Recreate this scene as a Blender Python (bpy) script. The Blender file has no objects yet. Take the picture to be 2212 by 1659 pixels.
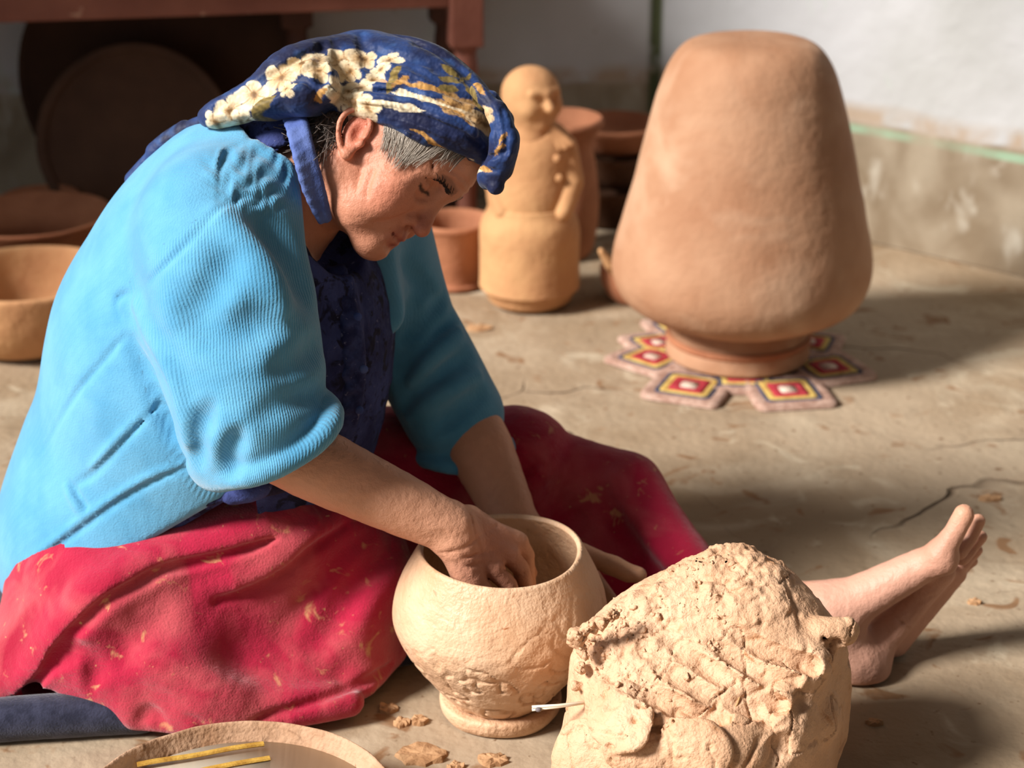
import bpy, bmesh, math, random
import numpy as np
from mathutils import Vector, Matrix

# ------------------------------------------------------------------ camera, sky, sun, exposure
PITCH = math.radians(22.0); FPX = 4000.0; CAMH = 1.2
SC = bpy.context.scene
cam_d = bpy.data.cameras.new('camera'); cam = bpy.data.objects.new('camera', cam_d)
SC.collection.objects.link(cam)
cam.location = (0, 0, CAMH); cam.rotation_euler = (math.pi / 2 - PITCH, 0, 0)
cam_d.sensor_width = 36.0; cam_d.lens = FPX / 2212.0 * 36.0
cam_d.clip_start = 0.05; cam_d.clip_end = 50
cam_d.dof.use_dof = True; cam_d.dof.focus_distance = 1.98; cam_d.dof.aperture_fstop = 4.5
SC.camera = cam

world = bpy.data.worlds.new('world'); SC.world = world; world.use_nodes = True
bg = world.node_tree.nodes['Background']
bg.inputs[0].default_value = (0.96, 0.97, 1.0, 1); bg.inputs[1].default_value = 1.0

SUN_DIR = Vector((0.80, 0.40, -0.66)).normalized()      # the way the light travels
sun_d = bpy.data.lights.new('daylight_sun', 'SUN'); sun = bpy.data.objects.new('daylight_sun', sun_d)
SC.collection.objects.link(sun); sun.location = (-3, -1.5, 3)
sun.rotation_euler = SUN_DIR.to_track_quat('-Z', 'Y').to_euler()
sun_d.energy = 6.6; sun_d.angle = math.radians(14); sun_d.color = (1.0, 0.955, 0.90)

SC.view_settings.view_transform = 'Standard'; SC.view_settings.look = 'None'
SC.view_settings.gamma = 1.0; SC.view_settings.use_curve_mapping = False
SC.view_settings.exposure = 0.0
try:
    cy = SC.cycles; cy.max_bounces = 4; cy.diffuse_bounces = 2; cy.glossy_bounces = 2; cy.transmission_bounces = 2; cy.caustics_reflective = False; cy.caustics_refractive = False
except Exception: pass

# ------------------------------------------------------------------ helpers
random.seed(7); RNG = np.random.default_rng(7)
CR = np.array((1, 0, 0.)); CU = np.array((0, math.sin(PITCH), math.cos(PITCH))); CF = np.array((0, math.cos(PITCH), -math.sin(PITCH)))
CAMP = np.array((0, 0, CAMH))
def rayd(px, py): return CF + (px - 1106) / FPX * CR - (py - 829.5) / FPX * CU
def P(px, py, Y):
    d = rayd(px, py); return CAMP + d * (Y / d[1])
def PZ(px, py, z=0.0):
    d = rayd(px, py); return CAMP + d * ((z - CAMH) / d[2])
def V(*a): return np.array(a, float)

def srgb(r, g, b):
    def f(c):
        c /= 255.0
        return c / 12.92 if c <= 0.04045 else ((c + 0.055) / 1.055) ** 2.4
    return (f(r), f(g), f(b), 1.0)

# ---- numpy noise
def _h(i, j, k):
    n = (i.astype(np.uint32) * np.uint32(374761393) + j.astype(np.uint32) * np.uint32(668265263) + k.astype(np.uint32) * np.uint32(2147483647 - 58))
    n = (n ^ (n >> np.uint32(13))) * np.uint32(1274126177)
    return ((n ^ (n >> np.uint32(16))) & np.uint32(0xFFFF)).astype(np.float32) / 65535.0
def vnoise(p):
    p = np.asarray(p, np.float32) + 512.0
    i = np.floor(p).astype(np.int64); f = p - i; f = f * f * (3 - 2 * f)
    x, y, z = i[:, 0], i[:, 1], i[:, 2]; fx, fy, fz = f[:, 0], f[:, 1], f[:, 2]
    def L(a, b, t): return a + (b - a) * t
    c00 = L(_h(x, y, z), _h(x + 1, y, z), fx); c10 = L(_h(x, y + 1, z), _h(x + 1, y + 1, z), fx)
    c01 = L(_h(x, y, z + 1), _h(x + 1, y, z + 1), fx); c11 = L(_h(x, y + 1, z + 1), _h(x + 1, y + 1, z + 1), fx)
    return L(L(c00, c10, fy), L(c01, c11, fy), fz) * 2 - 1
def fbm(p, o=3):
    s = 0; a = 1.0; t = 0
    for n in range(o):
        s = s + a * vnoise(p * (2.03 ** n) + 17.3 * n); t += a; a *= 0.5
    return s / t
def sstep(a, b, x):
    t = np.clip((x - a) / (b - a), 0, 1); return t * t * (3 - 2 * t)

# ---- signed distance modelling, polygonised with sparse surface nets
def smin(a, b, k):
    if k <= 1e-6: return np.minimum(a, b)
    h = np.clip(k - np.abs(a - b), 0, None) / k
    return np.minimum(a, b) - h * h * k * 0.25
def smax(a, b, k): return -smin(-a, -b, k)
def rc(a, b, ra, rb=None):
    a = np.asarray(a, np.float32); b = np.asarray(b, np.float32); rb = ra if rb is None else rb
    ab = b - a; L2 = max(float(ab @ ab), 1e-12)
    def fn(p):
        t = np.clip(((p - a) @ ab) / L2, 0, 1)
        return np.linalg.norm(p - a - t[:, None] * ab, axis=1) - (ra + (rb - ra) * t)
    r = max(ra, rb)
    return fn, np.minimum(a, b) - r, np.maximum(a, b) + r
def sph(c, r): return rc(c, c, r)
def chain(pts, rs):
    pts = [np.asarray(q, np.float32) for q in pts]
    if np.isscalar(rs): rs = [rs] * len(pts)
    seg = [rc(pts[i], pts[i + 1], rs[i], rs[i + 1]) for i in range(len(pts) - 1)]
    def fn(p):
        d = seg[0][0](p)
        for s in seg[1:]: d = np.minimum(d, s[0](p))
        return d
    fn.segs = seg
    return fn, np.min([s[1] for s in seg], axis=0), np.max([s[2] for s in seg], axis=0)
def spline(pts, n=5):
    pts = np.array(pts, float); out = []
    q = np.vstack([2 * pts[0] - pts[1], pts, 2 * pts[-1] - pts[-2]])
    for i in range(1, len(q) - 2):
        for t in np.arange(n) / n:
            a, b, c, d = q[i - 1:i + 3]
            out.append(0.5 * (2 * b + (c - a) * t + (2 * a - 5 * b + 4 * c - d) * t * t + (3 * b - a - 3 * c + d) * t ** 3))
    out.append(pts[-1]); return np.array(out)
def ell(c, r, R=None):
    c = np.asarray(c, np.float32); r = np.asarray(r, np.float32)
    R = np.eye(3, dtype=np.float32) if R is None else np.asarray(R, np.float32)
    def fn(p):
        q = (p - c) @ R.T
        k0 = np.linalg.norm(q / r, axis=1); k1 = np.linalg.norm(q / (r * r), axis=1)
        return k0 * (k0 - 1) / np.maximum(k1, 1e-6)
    e = np.sqrt(((R.T * r) ** 2).sum(1))
    return fn, c - e, c + e
def tri(a, b, c, r):
    a, b, c = [np.asarray(v, np.float32) for v in (a, b, c)]
    ba, cb, ac = b - a, c - b, a - c; n = np.cross(ba, ac)
    def fn(p):
        pa, pb, pc = p - a, p - b, p - c
        ins = (np.sign(pa @ np.cross(ba, n)) + np.sign(pb @ np.cross(cb, n)) + np.sign(pc @ np.cross(ac, n))) < 2
        def e(q, v): return ((v * np.clip((q @ v) / (v @ v), 0, 1)[:, None] - q) ** 2).sum(1)
        d = np.where(ins, np.minimum(np.minimum(e(pa, ba), e(pb, cb)), e(pc, ac)), (pa @ n) ** 2 / (n @ n))
        return np.sqrt(d) - r
    m = np.array([a, b, c]); return fn, m.min(0) - r, m.max(0) + r
def plane(pt, n):
    pt = np.asarray(pt, np.float32); n = np.asarray(n, np.float32); n = n / np.linalg.norm(n)
    def fn(p): return (p - pt) @ n
    return fn, np.full(3, -9.), np.full(3, 9.)

def vnormals(v, f):
    n = np.cross(v[f[:, 2]] - v[f[:, 0]], v[f[:, 3]] - v[f[:, 1]]); out = np.zeros_like(v)
    for c in range(3):
        out[:, c] = sum(np.bincount(f[:, k], n[:, c], len(v)) for k in range(4))
    return out / np.maximum(np.linalg.norm(out, axis=1, keepdims=True), 1e-12)
class SDF:
    def __init__(s): s.ops = []; s.dis = []
    def u(s, prim, k=0.01): s.ops.append(('u', prim[0], prim[1] - k * 1.7 - .006, prim[2] + k * 1.7 + .006, k)); return s
    def sub(s, prim, k=0.005): s.ops.append(('s', prim[0], prim[1] - k * 1.5 - .005, prim[2] + k * 1.5 + .005, k)); return s
    def cut(s, prim, k=0.003): s.ops.append(('i', prim[0], np.full(3, -9.), np.full(3, 9.), k)); return s
    def disp(s, fn, lo=None, hi=None):
        s.dis.append(fn); return s          # small relief, applied to the finished surface along its normals
    def ev(s, p):
        p = np.asarray(p, np.float32); d = np.full(len(p), 0.25, np.float32); lo = p.min(0) - .03; hi = p.max(0) + .03
        for m, fn, l, h, k in s.ops:
            if (h < lo).any() or (l > hi).any(): continue
            if m == 'u': d = smin(d, fn(p), k)
            elif m == 's': d = smax(d, -fn(p), k)
            else: d = smax(d, fn(p), k)
        return d
    def evb(s, C, off, half):
        """blocks with centres C, sample offsets off, half extent half"""
        C = C.astype(np.float32); off = off.astype(np.float32); n, m = len(C), len(off); D = np.full((n, m), .25, np.float32)
        pts = lambda i: (C[i][:, None] + off).reshape(-1, 3)
        for md, fn, l, h, k in s.ops:
            i = np.nonzero(((C + half >= l) & (C - half <= h)).all(1))[0]
            if not len(i): continue
            if hasattr(fn, 'segs'):
                val = np.full((len(i), m), .5, np.float32)
                for q in fn.segs:
                    j = np.nonzero(((C[i] + half >= q[1] - k * 1.5 - .005) & (C[i] - half <= q[2] + k * 1.5 + .005)).all(1))[0]
                    if len(j): val[j] = np.minimum(val[j], q[0](pts(i[j])).reshape(-1, m))
            else: val = fn(pts(i)).reshape(-1, m)
            D[i] = smin(D[i], val, k) if md == 'u' else smax(D[i], -val if md == 's' else val, k)
        return D
    def grad(s, p, e=0.001):
        g = np.stack([s.ev(p + e * ax) - s.ev(p - e * ax) for ax in np.eye(3)], 1)
        return g / np.maximum(np.linalg.norm(g, axis=1, keepdims=True), 1e-9)
    def project(s, p, off=0.0, it=5):
        p = np.array(p, float)
        for _ in range(it): p = p - (s.ev(p) - off)[:, None] * s.grad(p)
        return p
    def cast(s, pix, t0=1.4, t1=4.2):
        D = np.array([rayd(a, b) for a, b in pix]); t = np.full(len(D), t0)
        for _ in range(90):
            d = s.ev(CAMP + D * t[:, None]); st = np.clip(d, -.02, .05) * 0.75; t = np.minimum(t + st, t1)
            if np.abs(st).max() < 2e-4: break
        return CAMP + D * t[:, None]
    def mesh(s, h):
        U = [o for o in s.ops if o[0] == 'u']
        lo = np.min([o[2] for o in U], axis=0) - 2 * h; hi = np.max([o[3] for o in U], axis=0) + 2 * h
        b0 = 16; n0 = np.ceil((hi - lo) / (b0 * h)).astype(int); N = n0 * b0 + 2
        idx = np.argwhere(np.ones(n0, bool)); one = np.zeros((1, 3))
        d = s.evb(lo + (idx + .5) * b0 * h, one, b0 * h / 2)[:, 0]; idx = idx[np.abs(d) < b0 * h * 1.15 + .012]
        B = 4; sub = np.argwhere(np.ones((4, 4, 4), bool)); idx = (idx[:, None] * 4 + sub).reshape(-1, 3)
        d = s.evb(lo + (idx + .5) * B * h, one, B * h / 2)[:, 0]; idx = idx[np.abs(d) < B * h * 1.25 + .005]
        g = np.arange(B + 1); G = np.stack(np.meshgrid(g, g, g, indexing='ij'), -1).reshape(-1, 3)
        corner = np.array([[i, j, k] for i in (0, 1) for j in (0, 1) for k in (0, 1)])
        EDG = [(0, 4), (1, 5), (2, 6), (3, 7), (0, 2), (1, 3), (4, 6), (5, 7), (0, 1), (2, 3), (4, 5), (6, 7)]
        D = s.evb(lo + (idx + .5) * B * h, (G - B / 2) * h, B * h / 2).reshape(-1, B + 1, B + 1, B + 1)
        ins = D < 0; keep = ins.any((1, 2, 3)) & ~ins.all((1, 2, 3)); D, ins, idx = D[keep], ins[keep], idx[keep]
        key = lambda c: (c[:, 0] * N[1] + c[:, 1]) * N[2] + c[:, 2]
        n = sum(ins[:, i:B + i, j:B + j, k:B + k].astype(np.int8) for i, j, k in corner); a = np.argwhere((n > 0) & (n < 8))
        vals = np.stack([D[a[:, 0], a[:, 1] + i, a[:, 2] + j, a[:, 3] + k] for i, j, k in corner], 1)
        acc = np.zeros((len(a), 3)); cnt = np.zeros(len(a))
        for e0, e1 in EDG:
            x, y = vals[:, e0], vals[:, e1]; m = (x < 0) != (y < 0); t = np.where(m, x / np.where(m, x - y, 1), 0)
            acc += np.where(m[:, None], corner[e0] + t[:, None] * (corner[e1] - corner[e0]), 0); cnt += m
        cell = idx[a[:, 0]] * B + a[:, 1:]; VP = lo + (cell + acc / cnt[:, None]) * h; VK = key(cell)
        o = np.argsort(VK); VK, VP = VK[o], VP[o]; F = []
        offs = {0: [(0, -1, -1), (0, 0, -1), (0, 0, 0), (0, -1, 0)], 1: [(-1, 0, -1), (-1, 0, 0), (0, 0, 0), (0, 0, -1)], 2: [(-1, -1, 0), (0, -1, 0), (0, 0, 0), (-1, 0, 0)]}
        for ax in range(3):
            sl = [slice(None)] + [slice(0, B)] * 3; s2 = list(sl); s2[ax + 1] = slice(1, B + 1); A = ins[tuple(sl)]
            e = np.argwhere(A != ins[tuple(s2)])
            if not len(e): continue
            q = idx[e[:, 0]] * B + e[:, 1:]; sg = A[tuple(e.T)]; cols = []; ok = np.ones(len(q), bool)
            for of in offs[ax]:
                kk = key(q + of); w = np.clip(np.searchsorted(VK, kk), 0, len(VK) - 1); ok &= VK[w] == kk; cols.append(w)
            f = np.stack(cols, 1); fl = ~sg; f[fl] = f[fl][:, ::-1]; F.append(f[ok])
        F = np.concatenate(F)
        for fn in s.dis:
            n = vnormals(VP, F); VP = VP - n * fn(VP.astype(np.float32))[:, None]
        return VP, F

# ---- mesh objects
def base_of(v):
    v = np.asarray(v); return np.array(((v[:, 0].min() + v[:, 0].max()) / 2, (v[:, 1].min() + v[:, 1].max()) / 2, v[:, 2].min()))
def wloc(o):
    l = np.zeros(3)
    while o is not None: l = l + np.array(o.location); o = o.parent
    return l
def mkobj(name, v, f, mat, parent=None, smooth=True, origin=None, cols=None, attrs=None):
    v = np.asarray(v, float)
    if parent is not None: org = wloc(parent)
    else: org = base_of(v) if origin is None else np.asarray(origin, float)
    me = bpy.data.meshes.new(name)
    if isinstance(f, np.ndarray):
        n = f.shape[1]; me.vertices.add(len(v)); me.vertices.foreach_set('co', (v - org).astype(np.float32).ravel())
        me.loops.add(f.size); me.loops.foreach_set('vertex_index', f.astype(np.int32).ravel())
        me.polygons.add(len(f)); me.polygons.foreach_set('loop_start', np.arange(0, f.size, n, dtype=np.int32))
        me.update(calc_edges=True); me.validate()
    else:
        me.from_pydata((v - org).tolist(), [], [list(map(int, q)) for q in f]); me.update()
    if smooth: me.polygons.foreach_set('use_smooth', np.ones(len(me.polygons), bool))
    if cols is not None:
        a = me.color_attributes.new('Col', 'FLOAT_COLOR', 'POINT'); a.data.foreach_set('color', np.column_stack([cols, np.ones(len(cols))]).astype(np.float32).ravel())
    for k, w in (attrs or {}).items():
        a = me.attributes.new(k, 'FLOAT', 'POINT'); a.data.foreach_set('value', np.asarray(w, np.float32))
    me.materials.append(mat)
    o = bpy.data.objects.new(name, me); SC.collection.objects.link(o)
    if parent is not None: o.parent = parent
    else: o.location = org
    return o
def empty(name, loc):
    o = bpy.data.objects.new(name, None); SC.collection.objects.link(o); o.location = loc; o.empty_display_size = .05; return o
def tag(o, label=None, cat=None, group=None, kind=None):
    for k, w in (('label', label), ('category', cat), ('group', group), ('kind', kind)):
        if w: o[k] = w
    return o
def lathe(prof, c, n=96, disp=None, lean=(0, 0)):
    """prof: list of (r, z); returns verts, faces round the vertical axis through c"""
    prof = np.array(prof, float); m = len(prof); th = np.arange(n) / n * 2 * math.pi
    v = np.zeros((m, n, 3)); v[..., 0] = prof[:, 0:1] * np.cos(th); v[..., 1] = prof[:, 0:1] * np.sin(th); v[..., 2] = prof[:, 1:2]
    v[..., 0] += v[..., 2] * lean[0]; v[..., 1] += v[..., 2] * lean[1]
    v = v.reshape(-1, 3)
    if disp is not None: v = disp(v)
    v = v + np.asarray(c, float)
    f = [(i * n + j, i * n + (j + 1) % n, (i + 1) * n + (j + 1) % n, (i + 1) * n + j) for i in range(m - 1) for j in range(n)]
    f.append(tuple(range(n))[::-1]); f.append(tuple((m - 1) * n + j for j in range(n)))
    return v, f
def prof_smooth(pts, n=6): return spline(np.array(pts, float), n)
def tube(pts, rs, n=6):
    pts = np.array(pts, float); m = len(pts)
    if np.isscalar(rs): rs = [rs] * m
    t = np.gradient(pts, axis=0); t /= np.maximum(np.linalg.norm(t, axis=1, keepdims=True), 1e-9)
    up = np.array((0.13, 0.21, .97)); v = []
    for i in range(m):
        a = np.cross(t[i], up); a /= np.linalg.norm(a); b = np.cross(t[i], a)
        for j in range(n):
            w = 2 * math.pi * j / n; v.append(pts[i] + rs[i] * (math.cos(w) * a + math.sin(w) * b))
    f = [(i * n + j, i * n + (j + 1) % n, (i + 1) * n + (j + 1) % n, (i + 1) * n + j) for i in range(m - 1) for j in range(n)]
    f.append(tuple(range(n))[::-1]); f.append(tuple((m - 1) * n + j for j in range(n)))
    return np.array(v), f
def box(c, size, rot=0.0, bev=0.006):
    bm = bmesh.new(); bmesh.ops.create_cube(bm, size=1)
    for w in bm.verts: w.co = Vector((w.co.x * size[0], w.co.y * size[1], w.co.z * size[2]))
    if bev: bmesh.ops.bevel(bm, geom=list(bm.edges), offset=bev, segments=2, affect='EDGES', profile=.6)
    M = Matrix.Rotation(rot, 4, 'Z'); v = np.array([(M @ w.co) for w in bm.verts]) + np.asarray(c); bm.verts.index_update()
    f = [[w.index for w in q.verts] for q in bm.faces]; bm.free(); return v, f

# ---- materials
def mat(name, col=None, rough=.85, col2=None, nscale=8.0, nlo=.35, nhi=.65, detail=4, bump=None, attr=False, spots=None, sss=0, sheen=0, spec=.3, rib=None, bump2=None):
    m = bpy.data.materials.new(name); m.use_nodes = True; nt = m.node_tree; N, L = nt.nodes, nt.links
    b = N['Principled BSDF']; b.inputs['Roughness'].default_value = rough; b.inputs['Specular IOR Level'].default_value = spec
    tc = N.new('ShaderNodeTexCoord'); co = tc.outputs['Object']
    def noise(sc, det=4, dist=0.0, rg=.6):
        n = N.new('ShaderNodeTexNoise'); n.inputs['Scale'].default_value = sc; n.inputs['Detail'].default_value = min(det, 3)
        n.inputs['Roughness'].default_value = rg; n.inputs['Distortion'].default_value = dist; L.new(co, n.inputs['Vector']); return n.outputs['Fac']
    def ramp(f, lo, hi):
        r = N.new('ShaderNodeMapRange'); r.inputs['From Min'].default_value = lo; r.inputs['From Max'].default_value = hi; L.new(f, r.inputs['Value']); return r.outputs['Result']
    def mix(f, a, c):
        x = N.new('ShaderNodeMix'); x.data_type = 'RGBA'; L.new(f, x.inputs['Factor'])
        for s, w in ((6, a), (7, c)):
            if isinstance(w, tuple): x.inputs[s].default_value = w
            else: L.new(w, x.inputs[s])
        return x.outputs[2]
    if attr:
        a = N.new('ShaderNodeAttribute'); a.attribute_name = 'Col'; c = a.outputs['Color']
    else: c = col
    if col2 is not None: c = mix(ramp(noise(nscale, detail), nlo, nhi), c, col2)
    for sp in (spots or []):   # (colour, scale, lo, hi)
        c = mix(ramp(noise(sp[1], 5, .6), sp[2], sp[3]), c, sp[0])
    if isinstance(c, tuple): b.inputs['Base Color'].default_value = c
    else: L.new(c, b.inputs['Base Color'])
    if sss:
        b.inputs['Subsurface Weight'].default_value = sss; b.inputs['Subsurface Radius'].default_value = (1, .35, .2); b.inputs['Subsurface Scale'].default_value = .008
    if sheen:
        b.inputs['Sheen Weight'].default_value = sheen; b.inputs['Sheen Roughness'].default_value = .5
    prev = None
    for bp in [q for q in (bump, bump2) if q]:   # (scale, distance, detail)
        bn = N.new('ShaderNodeBump'); bn.inputs['Strength'].default_value = 1.0; bn.inputs['Distance'].default_value = bp[1]
        L.new(noise(bp[0], 2), bn.inputs['Height'])
        if prev: L.new(prev, bn.inputs['Normal'])
        prev = bn.outputs['Normal']
    if rib:                # (period, distance) from the float attribute 'rib'
        a = N.new('ShaderNodeAttribute'); a.attribute_name = 'rib'
        mu = N.new('ShaderNodeMath'); mu.operation = 'MULTIPLY'; mu.inputs[1].default_value = 2 * math.pi / rib[0]; L.new(a.outputs['Fac'], mu.inputs[0])
        sn = N.new('ShaderNodeMath'); sn.operation = 'SINE'; L.new(mu.outputs[0], sn.inputs[0])
        aw = N.new('ShaderNodeAttribute'); aw.attribute_name = 'ribw'; mw = N.new('ShaderNodeMath'); mw.operation = 'MULTIPLY'; L.new(sn.outputs[0], mw.inputs[0]); L.new(aw.outputs['Fac'], mw.inputs[1])
        bn = N.new('ShaderNodeBump'); bn.inputs['Strength'].default_value = 1; bn.inputs['Distance'].default_value = rib[1]; L.new(mw.outputs[0], bn.inputs['Height'])
        if prev: L.new(prev, bn.inputs['Normal'])
        prev = bn.outputs['Normal']
    if prev: L.new(prev, b.inputs['Normal'])
    m['nt'] = 1
    return m
# ------------------------------------------------------------------ the room
TA = math.radians(10.7)                                   # the back wall and the table run at this angle
CORNER = V(.325, 4.16, 0)
BW = V(-math.cos(math.radians(5)), -math.sin(math.radians(5)), 0); RW = V(.757, -.653, 0)

def wall_mat(name, dado, line):
    m = bpy.data.materials.new(name); m.use_nodes = True; nt = m.node_tree; N, L = nt.nodes, nt.links
    b = N['Principled BSDF']; b.inputs['Roughness'].default_value = .9; b.inputs['Specular IOR Level'].default_value = .15
    tc = N.new('ShaderNodeTexCoord'); co = tc.outputs['Object']; sx = N.new('ShaderNodeSeparateXYZ'); L.new(co, sx.inputs[0])
    def noise(sc, det=6, dist=0.0, stretch=None):
        n = N.new('ShaderNodeTexNoise'); n.inputs['Scale'].default_value = sc; n.inputs['Detail'].default_value = min(det, 3); n.inputs['Distortion'].default_value = dist
        if stretch:
            mp = N.new('ShaderNodeMapping'); mp.inputs['Scale'].default_value = stretch; L.new(co, mp.inputs[0]); L.new(mp.outputs[0], n.inputs['Vector'])
        else: L.new(co, n.inputs['Vector'])
        return n.outputs['Fac']
    def rng(f, lo, hi, a=0., c=1.):
        r = N.new('ShaderNodeMapRange'); r.inputs[1].default_value = lo; r.inputs[2].default_value = hi; r.inputs[3].default_value = a; r.inputs[4].default_value = c; L.new(f, r.inputs[0]); return r.outputs[0]
    def mth(op, a, c):
        n = N.new('ShaderNodeMath'); n.operation = op
        for i, w in enumerate((a, c)):
            if isinstance(w, (int, float)): n.inputs[i].default_value = w
            else: L.new(w, n.inputs[i])
        return n.outputs[0]
    def mix(f, a, c):
        x = N.new('ShaderNodeMix'); x.data_type = 'RGBA'; L.new(f, x.inputs['Factor'])
        for s, w in ((6, a), (7, c)):
            if isinstance(w, tuple): x.inputs[s].default_value = w
            else: L.new(w, x.inputs[s])
        return x.outputs[2]
    up = mix(rng(noise(3), .4, .7), srgb(190, 190, 192), srgb(172, 172, 170))
    up = mix(rng(noise(5, 8, 1.0, (1, 1, .5)), .62, .72), up, srgb(176, 196, 176))
    up = mix(rng(noise(11, 5, .5), .70, .74), up, srgb(150, 140, 128))
    low = mix(rng(noise(4, 5, .5, (1.4, 1.4, .9)), .4, .62), srgb(160, 147, 128), srgb(128, 112, 92))
    low = mix(rng(noise(9, 5, .3, (1.6, 1.6, .8)), .55, .7), low, srgb(176, 167, 152))
    h = mth('ADD', sx.outputs[2], mth('MULTIPLY', mth('SUBTRACT', noise(2.2, 5), .5), .05))
    c = mix(rng(h, dado - .004, dado + .006), low, up)
    pe = mth('MULTIPLY', rng(h, dado - .01, dado + .004), rng(h, dado + .045, dado + .02)); c = mix(mth('MULTIPLY', pe, rng(noise(8, 5, .4), .42, .58)), c, srgb(168, 150, 132))
    if line:
        band = mth('MULTIPLY', rng(sx.outputs[2], dado - .035, dado - .030), rng(sx.outputs[2], dado - .012, dado - .018))
        c = mix(mth('MULTIPLY', band, rng(noise(7, 4), .38, .62, 0., .75)), c, srgb(146, 180, 152))
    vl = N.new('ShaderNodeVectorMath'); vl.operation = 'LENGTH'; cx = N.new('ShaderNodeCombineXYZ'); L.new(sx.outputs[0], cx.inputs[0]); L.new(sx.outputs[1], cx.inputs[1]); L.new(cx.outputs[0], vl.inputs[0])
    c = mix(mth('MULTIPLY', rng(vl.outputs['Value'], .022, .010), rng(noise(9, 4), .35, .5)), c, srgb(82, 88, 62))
    L.new(c, b.inputs['Base Color'])
    bn = N.new('ShaderNodeBump'); bn.inputs['Distance'].default_value = .004; L.new(noise(18, 5), bn.inputs['Height']); L.new(bn.outputs[0], b.inputs['Normal'])
    return m

def wall(name, p0, d, length, m, height=3.4, th=.12):
    n = np.cross(d, V(0, 0, 1)); n = n if n[1] > 0 else -n
    q = [p0, p0 + d * length, p0 + d * length + n * th, p0 + n * th]
    v = [tuple(w) for w in q] + [(w[0], w[1], height) for w in q]
    f = [(0, 1, 5, 4), (1, 2, 6, 5), (2, 3, 7, 6), (3, 0, 4, 7), (4, 5, 6, 7), (3, 2, 1, 0)]
    o = mkobj(name, v, f, m, smooth=False, origin=p0); tag(o, kind='structure'); return o
wall('wall_back', CORNER, BW, 3.6, wall_mat('old plaster back', .262, False))
wall('wall_right', CORNER, RW, 2.6, wall_mat('old plaster right', .262, True))

# packed earth floor, gently uneven
def floor_mat():
    m = bpy.data.materials.new('worn earth floor'); m.use_nodes = True; nt = m.node_tree; N, L = nt.nodes, nt.links
    b = N['Principled BSDF']; b.inputs['Roughness'].default_value = .82; b.inputs['Specular IOR Level'].default_value = .25
    tc = N.new('ShaderNodeTexCoord'); co = tc.outputs['Object']
    def noise(sc, det=5, dist=0.0):
        n = N.new('ShaderNodeTexNoise'); n.inputs['Scale'].default_value = sc; n.inputs['Detail'].default_value = min(det, 3); n.inputs['Distortion'].default_value = dist; L.new(co, n.inputs['Vector']); return n
    def rng(f, lo, hi, a=0., c=1.):
        r = N.new('ShaderNodeMapRange'); r.inputs[1].default_value = lo; r.inputs[2].default_value = hi; r.inputs[3].default_value = a; r.inputs[4].default_value = c; L.new(f, r.inputs[0]); return r.outputs[0]
    def mix(f, a, c):
        x = N.new('ShaderNodeMix'); x.data_type = 'RGBA'; L.new(f, x.inputs['Factor'])
        for s, w in ((6, a), (7, c)):
            if isinstance(w, tuple): x.inputs[s].default_value = w
            else: L.new(w, x.inputs[s])
        return x.outputs[2]
    c = mix(rng(noise(2.3).outputs['Fac'], .38, .64), srgb(172, 152, 128), srgb(150, 128, 102))
    c = mix(rng(noise(5.5, 5, .8).outputs['Fac'], .50, .72), c, srgb(184, 166, 142))
    c = mix(rng(noise(9, 5, 1.2).outputs['Fac'], .60, .74), c, srgb(190, 174, 150))
    c = mix(rng(noise(16, 5, .6).outputs['Fac'], .62, .69), c, srgb(140, 106, 76))
    c = mix(rng(noise(60, 4).outputs['Fac'], .66, .74), c, srgb(120, 92, 66))
    # cracks
    w = N.new('ShaderNodeVectorMath'); w.operation = 'ADD'; nz = noise(3.0, 6)
    sc = N.new('ShaderNodeVectorMath'); sc.operation = 'SCALE'; sc.inputs[3].default_value = .35; L.new(nz.outputs['Color'], sc.inputs[0]); L.new(co, w.inputs[0]); L.new(sc.outputs[0], w.inputs[1])
    vo = N.new('ShaderNodeTexVoronoi'); vo.feature = 'DISTANCE_TO_EDGE'; vo.inputs['Scale'].default_value = 1.6; L.new(w.outputs[0], vo.inputs['Vector'])
    cr = rng(vo.outputs['Distance'], .0, .007, 1., 0.)
    mk = N.new('ShaderNodeMath'); mk.operation = 'MULTIPLY'; L.new(cr, mk.inputs[0]); L.new(rng(noise(1.7).outputs['Fac'], .46, .56), mk.inputs[1])
    c = mix(mk.outputs[0], c, srgb(96, 76, 56))
    L.new(c, b.inputs['Base Color'])
    b1 = N.new('ShaderNodeBump'); b1.inputs['Distance'].default_value = .012; L.new(noise(7, 4).outputs['Fac'], b1.inputs['Height'])
    b2 = N.new('ShaderNodeBump'); b2.inputs['Distance'].default_value = -.006; L.new(mk.outputs[0], b2.inputs['Height']); L.new(b1.outputs[0], b2.inputs['Normal'])
    b3 = N.new('ShaderNodeBump'); b3.inputs['Distance'].default_value = .002; L.new(noise(70, 5).outputs['Fac'], b3.inputs['Height']); L.new(b2.outputs[0], b3.inputs['Normal'])
    L.new(b3.outputs[0], b.inputs['Normal']); return m
nx, ny = 150, 130
gx, gy = np.meshgrid(np.linspace(-3.2, 3.0, nx), np.linspace(-.6, 4.5, ny), indexing='ij')
pz = np.stack([gx.ravel() * 3, gy.ravel() * 3, np.zeros(gx.size)], 1)
gz = -0.002 + .0018 * fbm(pz, 3)
fv = np.column_stack([gx.ravel(), gy.ravel(), gz])
ii, jj = np.meshgrid(np.arange(nx - 1), np.arange(ny - 1), indexing='ij'); q = (ii * ny + jj).ravel()
ff = np.stack([q, q + ny, q + ny + 1, q + 1], 1)
tag(mkobj('floor', fv, ff, floor_mat(), origin=(0, 0, 0)), kind='structure')
v, f = box((.55, 1.9, 3.45), (5.0, 5.4, .10), 0, 0)
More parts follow.
